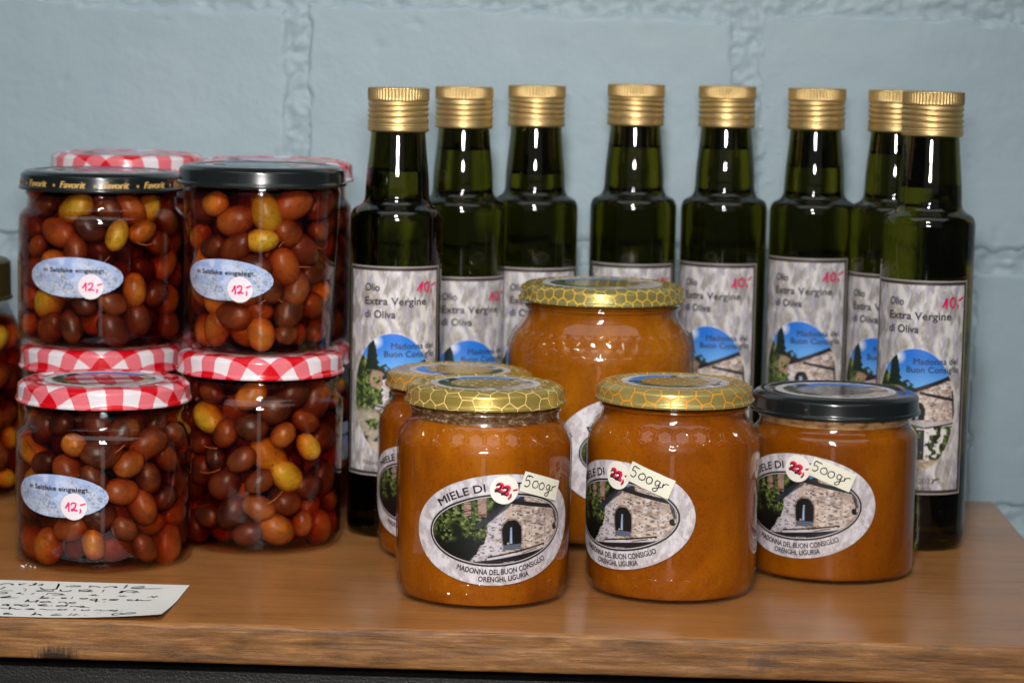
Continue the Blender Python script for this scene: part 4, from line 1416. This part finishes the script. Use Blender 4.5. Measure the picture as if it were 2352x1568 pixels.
CARD.rect(cw, ch, paper((234, 235, 230), 9), 0, 60, 40)
card_o = empty('handwritten_card', (-0.2500, 1.1182, 0), 0)
tag(card_o, 'white card with black handwriting lying at the front edge of the wood', 'card')
CARD_STROKES = [[(-28.2,25.9),(-27.5,28.4),(-25.5,29.4),(-23.4,28.6),(-22.8,27.0),(-24.0,26.7)],[(-19.5,26.6),(-20.0,29.4),(-19.4,28.0),(-18.3,29.7),(-16.9,30.2)],[(-15.4,27.1),(-13.4,26.7),(-13.0,29.8),(-13.1,32.2),(-12.6,27.5)],[(-14.3,29.6),(-11.6,30.6)],[(-10.8,27.0),(-9.8,29.3),(-9.5,30.3),(-9.4,26.7)],[(-9.2,23.1),(-6.7,18.9),(-3.9,18.4),(-1.4,20.6),(-1.4,26.8),(-2.3,31.8),(-1.4,25.0),(-0.8,19.7)],[(2.0,25.9),(3.8,27.9),(6.3,28.8),(8.5,28.2),(7.2,26.6),(4.2,26.2)],[(13.1,26.1),(13.0,29.7),(13.2,27.0),(15.1,28.7),(16.8,27.8),(18.2,26.2)],[(19.8,26.1),(21.6,28.5),(24.1,29.4),(25.2,28.6),(24.4,27.6),(26.0,27.3)],[(29.3,25.9),(29.4,30.1),(29.4,34.1)],[(32.2,28.7),(34.6,29.9),(36.6,31.6),(37.8,30.0),(36.5,28.0),(33.7,26.5),(32.4,27.4),(33.8,26.2),(39.8,26.6),(46.8,27.9)],[(-26.2,16.7),(-25.3,19.1),(-25.2,21.8)],[(-25.1,12.9),(-19.6,14.4)],[(-14.2,14.0),(-14.2,17.9)],[(-16.3,19.8),(-15.2,19.6)],[(-1.9,19.6),(-5.3,17.7),(-8.9,15.4),(-6.8,14.5),(-3.2,15.1),(-1.4,16.1),(-2.2,17.4)],[(1.0,20.0),(2.2,16.2),(4.2,15.8),(5.9,16.7),(6.3,18.9)],[(10.4,15.9),(9.8,20.3)],[(9.9,19.0),(12.9,20.7),(15.3,20.1),(13.6,17.7),(10.6,17.4),(13.7,17.1),(17.1,17.1)],[(21.0,16.4),(21.0,21.2)],[(29.0,15.7),(29.4,19.3),(29.6,20.6),(29.8,15.8),(30.5,20.0),(33.2,21.6),(35.6,20.7),(36.6,19.4),(35.5,17.5),(34.9,16.5)],[(30.7,18.6),(37.9,18.7)],[(-24.6,10.3),(-22.5,10.6),(-21.0,9.1),(-22.0,7.3),(-23.8,6.8)],[(-16.6,7.9),(-15.5,10.7),(-15.2,8.6),(-13.1,8.2)],[(-9.8,7.6),(-9.0,10.7)],[(-2.7,7.1),(-2.7,11.0)],[(-2.7,11.0),(1.4,11.2),(4.3,10.1),(2.8,8.2),(-0.0,7.5),(5.6,8.6)],[(16.3,9.3),(21.1,9.6)],[(17.2,11.2),(20.0,8.4)],[(18.2,8.1),(19.1,11.8)],[(29.3,9.6),(33.8,9.5)],[(30.1,10.4),(32.7,8.3)],[(30.9,8.1),(32.6,10.8)],[(43.1,8.8),(48.2,10.4)],[(44.5,11.3),(46.9,8.5)],[(45.8,8.0),(47.3,12.0)],[(-21.8,0.2),(-19.7,2.2),(-18.3,3.3),(-18.4,1.5),(-20.6,-0.1),(-21.5,-1.0),(-14.0,0.1)],[(-3.4,5.3),(-3.7,1.4),(-3.6,0.4),(-1.7,1.7),(-0.2,1.5),(-1.4,0.3),(-4.3,-0.0)],[(1.1,0.7),(2.3,1.5)],[(5.2,1.6),(6.6,2.8),(7.6,1.9),(6.7,0.9),(5.2,1.6)],[(10.1,0.5),(10.1,5.0)],[(13.6,1.5),(15.2,2.9),(17.3,2.5),(16.0,0.9),(13.6,1.5)],[(21.2,2.3),(19.6,1.4),(19.0,-0.4),(20.9,-1.5),(21.7,-0.1),(21.4,2.5),(22.1,-1.7),(22.1,-4.8)],[(22.8,-3.3),(23.8,-2.9)],[(24.4,0.3),(25.7,2.2),(25.5,1.3)],[(25.6,-4.7),(26.5,-3.7)],[(31.6,2.6),(29.0,2.3),(27.6,1.1),(30.8,0.8),(29.9,-0.0),(27.6,0.0)],[(37.5,2.9),(35.5,1.8),(36.4,0.5),(39.0,0.5)],[(39.8,4.4),(39.6,0.6),(40.4,1.0),(41.3,2.5),(42.7,1.0),(44.5,1.2),(46.4,2.9)],[(-8.7,-8.9),(-8.4,-3.2),(-8.0,-5.7),(-6.6,-7.6),(-4.6,-5.2),(-3.8,-3.9),(-4.0,-8.6)],[(-2.5,-7.7),(-0.6,-6.4),(1.1,-5.9),(2.1,-6.9),(0.6,-8.3),(-2.0,-8.3)],[(1.6,-6.5),(3.4,-7.9)],[(6.4,-8.1),(6.8,-6.3),(9.0,-6.5),(9.9,-8.8),(10.5,-8.0)],[(10.7,-7.5),(12.2,-6.1),(13.8,-7.3),(12.5,-9.0),(10.8,-8.0)],[(-15.2,-13.4),(-16.8,-14.5),(-17.2,-15.7),(-15.6,-16.5),(-14.8,-14.2),(-14.4,-17.6)],[(-12.5,-14.8),(-11.4,-13.8),(-9.6,-14.4),(-10.9,-15.4),(-12.5,-14.8)],[(-6.7,-13.7),(-8.8,-14.3),(-8.9,-16.0),(-7.0,-17.1),(-5.9,-15.6),(-6.2,-13.3)],[(-2.3,-13.4),(0.7,-12.2),(1.9,-12.9),(-1.0,-14.3),(0.7,-15.4),(3.5,-14.7)],[(4.3,-15.1),(4.7,-13.9)],[(9.7,-12.9),(7.6,-13.5),(6.8,-14.9),(8.8,-15.7),(10.4,-14.5),(10.9,-10.9),(10.9,-15.4)],[(13.2,-15.6),(13.6,-14.1),(15.9,-14.4),(16.9,-15.6)],[(16.7,-15.1),(18.2,-13.4),(19.1,-15.0),(17.7,-16.2),(22.1,-16.3)],[(-16.9,-21.7),(-14.6,-22.1),(-13.4,-22.6)],[(-12.3,-24.0),(-12.8,-19.0),(-12.2,-22.3),(-11.0,-21.6),(-9.6,-23.1),(-6.7,-23.2)],[(-5.7,-22.6),(-3.1,-21.3),(-1.8,-22.1),(-4.1,-23.4),(-1.0,-22.6)],[(0.8,-22.2),(2.8,-21.5),(4.1,-22.6),(8.5,-22.4)],[(10.6,-20.5),(9.0,-21.7),(10.0,-22.9),(11.6,-22.0),(12.7,-20.2),(12.2,-22.9)],[(16.5,-23.5),(16.4,-20.2)],[(19.6,-20.9),(20.2,-22.9),(21.6,-22.7),(22.6,-21.2),(23.1,-22.8)],[(25.6,-22.8),(26.2,-21.8),(28.0,-21.8),(28.6,-23.1),(31.8,-22.7)],[(34.1,-21.2),(32.1,-22.3),(33.4,-23.4),(35.1,-22.6),(35.3,-21.2),(35.4,-24.3),(33.8,-23.7)],[(37.5,-23.7),(38.1,-24.0)],[(-10.3,-30.8),(-12.3,-31.7),(-12.5,-32.4),(-9.9,-32.7),(-9.0,-33.2),(-12.5,-33.8)],[(0.6,-28.0),(0.6,-31.0),(0.1,-33.8),(1.2,-32.1),(2.8,-31.4),(3.8,-33.2),(4.7,-33.1)],[(11.5,-31.5),(9.2,-32.2),(8.7,-33.2),(10.6,-33.6),(12.5,-32.4),(12.8,-33.3)],[(9.7,-29.8),(10.1,-29.3)],[(11.4,-29.9),(11.8,-29.5)],[(16.4,-33.8),(16.8,-29.2)],[(18.6,-34.2),(19.0,-29.3)],[(16.4,-32.2),(20.7,-32.0)],[(23.2,-33.9),(24.2,-34.1)],[(27.5,-28.2),(28.4,-27.4)],[(28.8,-28.3),(29.5,-27.6)],[(36.3,-34.5),(35.2,-31.7),(36.3,-29.1),(38.6,-29.3),(39.4,-31.2),(40.7,-29.4),(43.5,-28.7),(45.1,-29.8),(43.3,-31.3),(39.2,-32.8),(36.3,-34.5)]]
for P in CARD_STROKES:
    CARD.stroke(np.array(P) * mm, 0.85 * mm, srgb(30, 30, 34), 2, smooth=4)
link('paper', CARD.build('paper', card_map), card_o)

# crumbs of salt beside the front olive jar
Vc = []; Fc = []
rg = random.Random(3)
for i in range(7):
    cx, cyy, s = -0.2765 + rg.uniform(-0.003, 0.006), 1.186 + rg.uniform(-0.004, 0.006), rg.uniform(0.0003, 0.0008)
    b0 = len(Vc)
    for dx, dy, dz in ((1, 0, 0.5), (-1, 0.2, 0.6), (0, 1, 0.5), (0.1, -1, 0.5), (0, 0, 1.3), (0, 0, 0)):
        Vc.append((cx + dx * s, cyy + dy * s, dz * s))
    Fc += [(b0, b0 + 2, b0 + 4), (b0 + 2, b0 + 1, b0 + 4), (b0 + 1, b0 + 3, b0 + 4), (b0 + 3, b0, b0 + 4), (b0, b0 + 3, b0 + 5), (b0 + 3, b0 + 1, b0 + 5), (b0 + 1, b0 + 2, b0 + 5), (b0 + 2, b0, b0 + 5)]
crumb = link('crumbs', mesh('crumbs', np.array(Vc), [np.array(Fc)], NT('salt').P(Base_Color=(0.8, 0.8, 0.8, 1)).m, False))
tag(crumb, 'white crumbs of salt on the wood beside the front olive jar', 'crumbs', None, 'stuff')
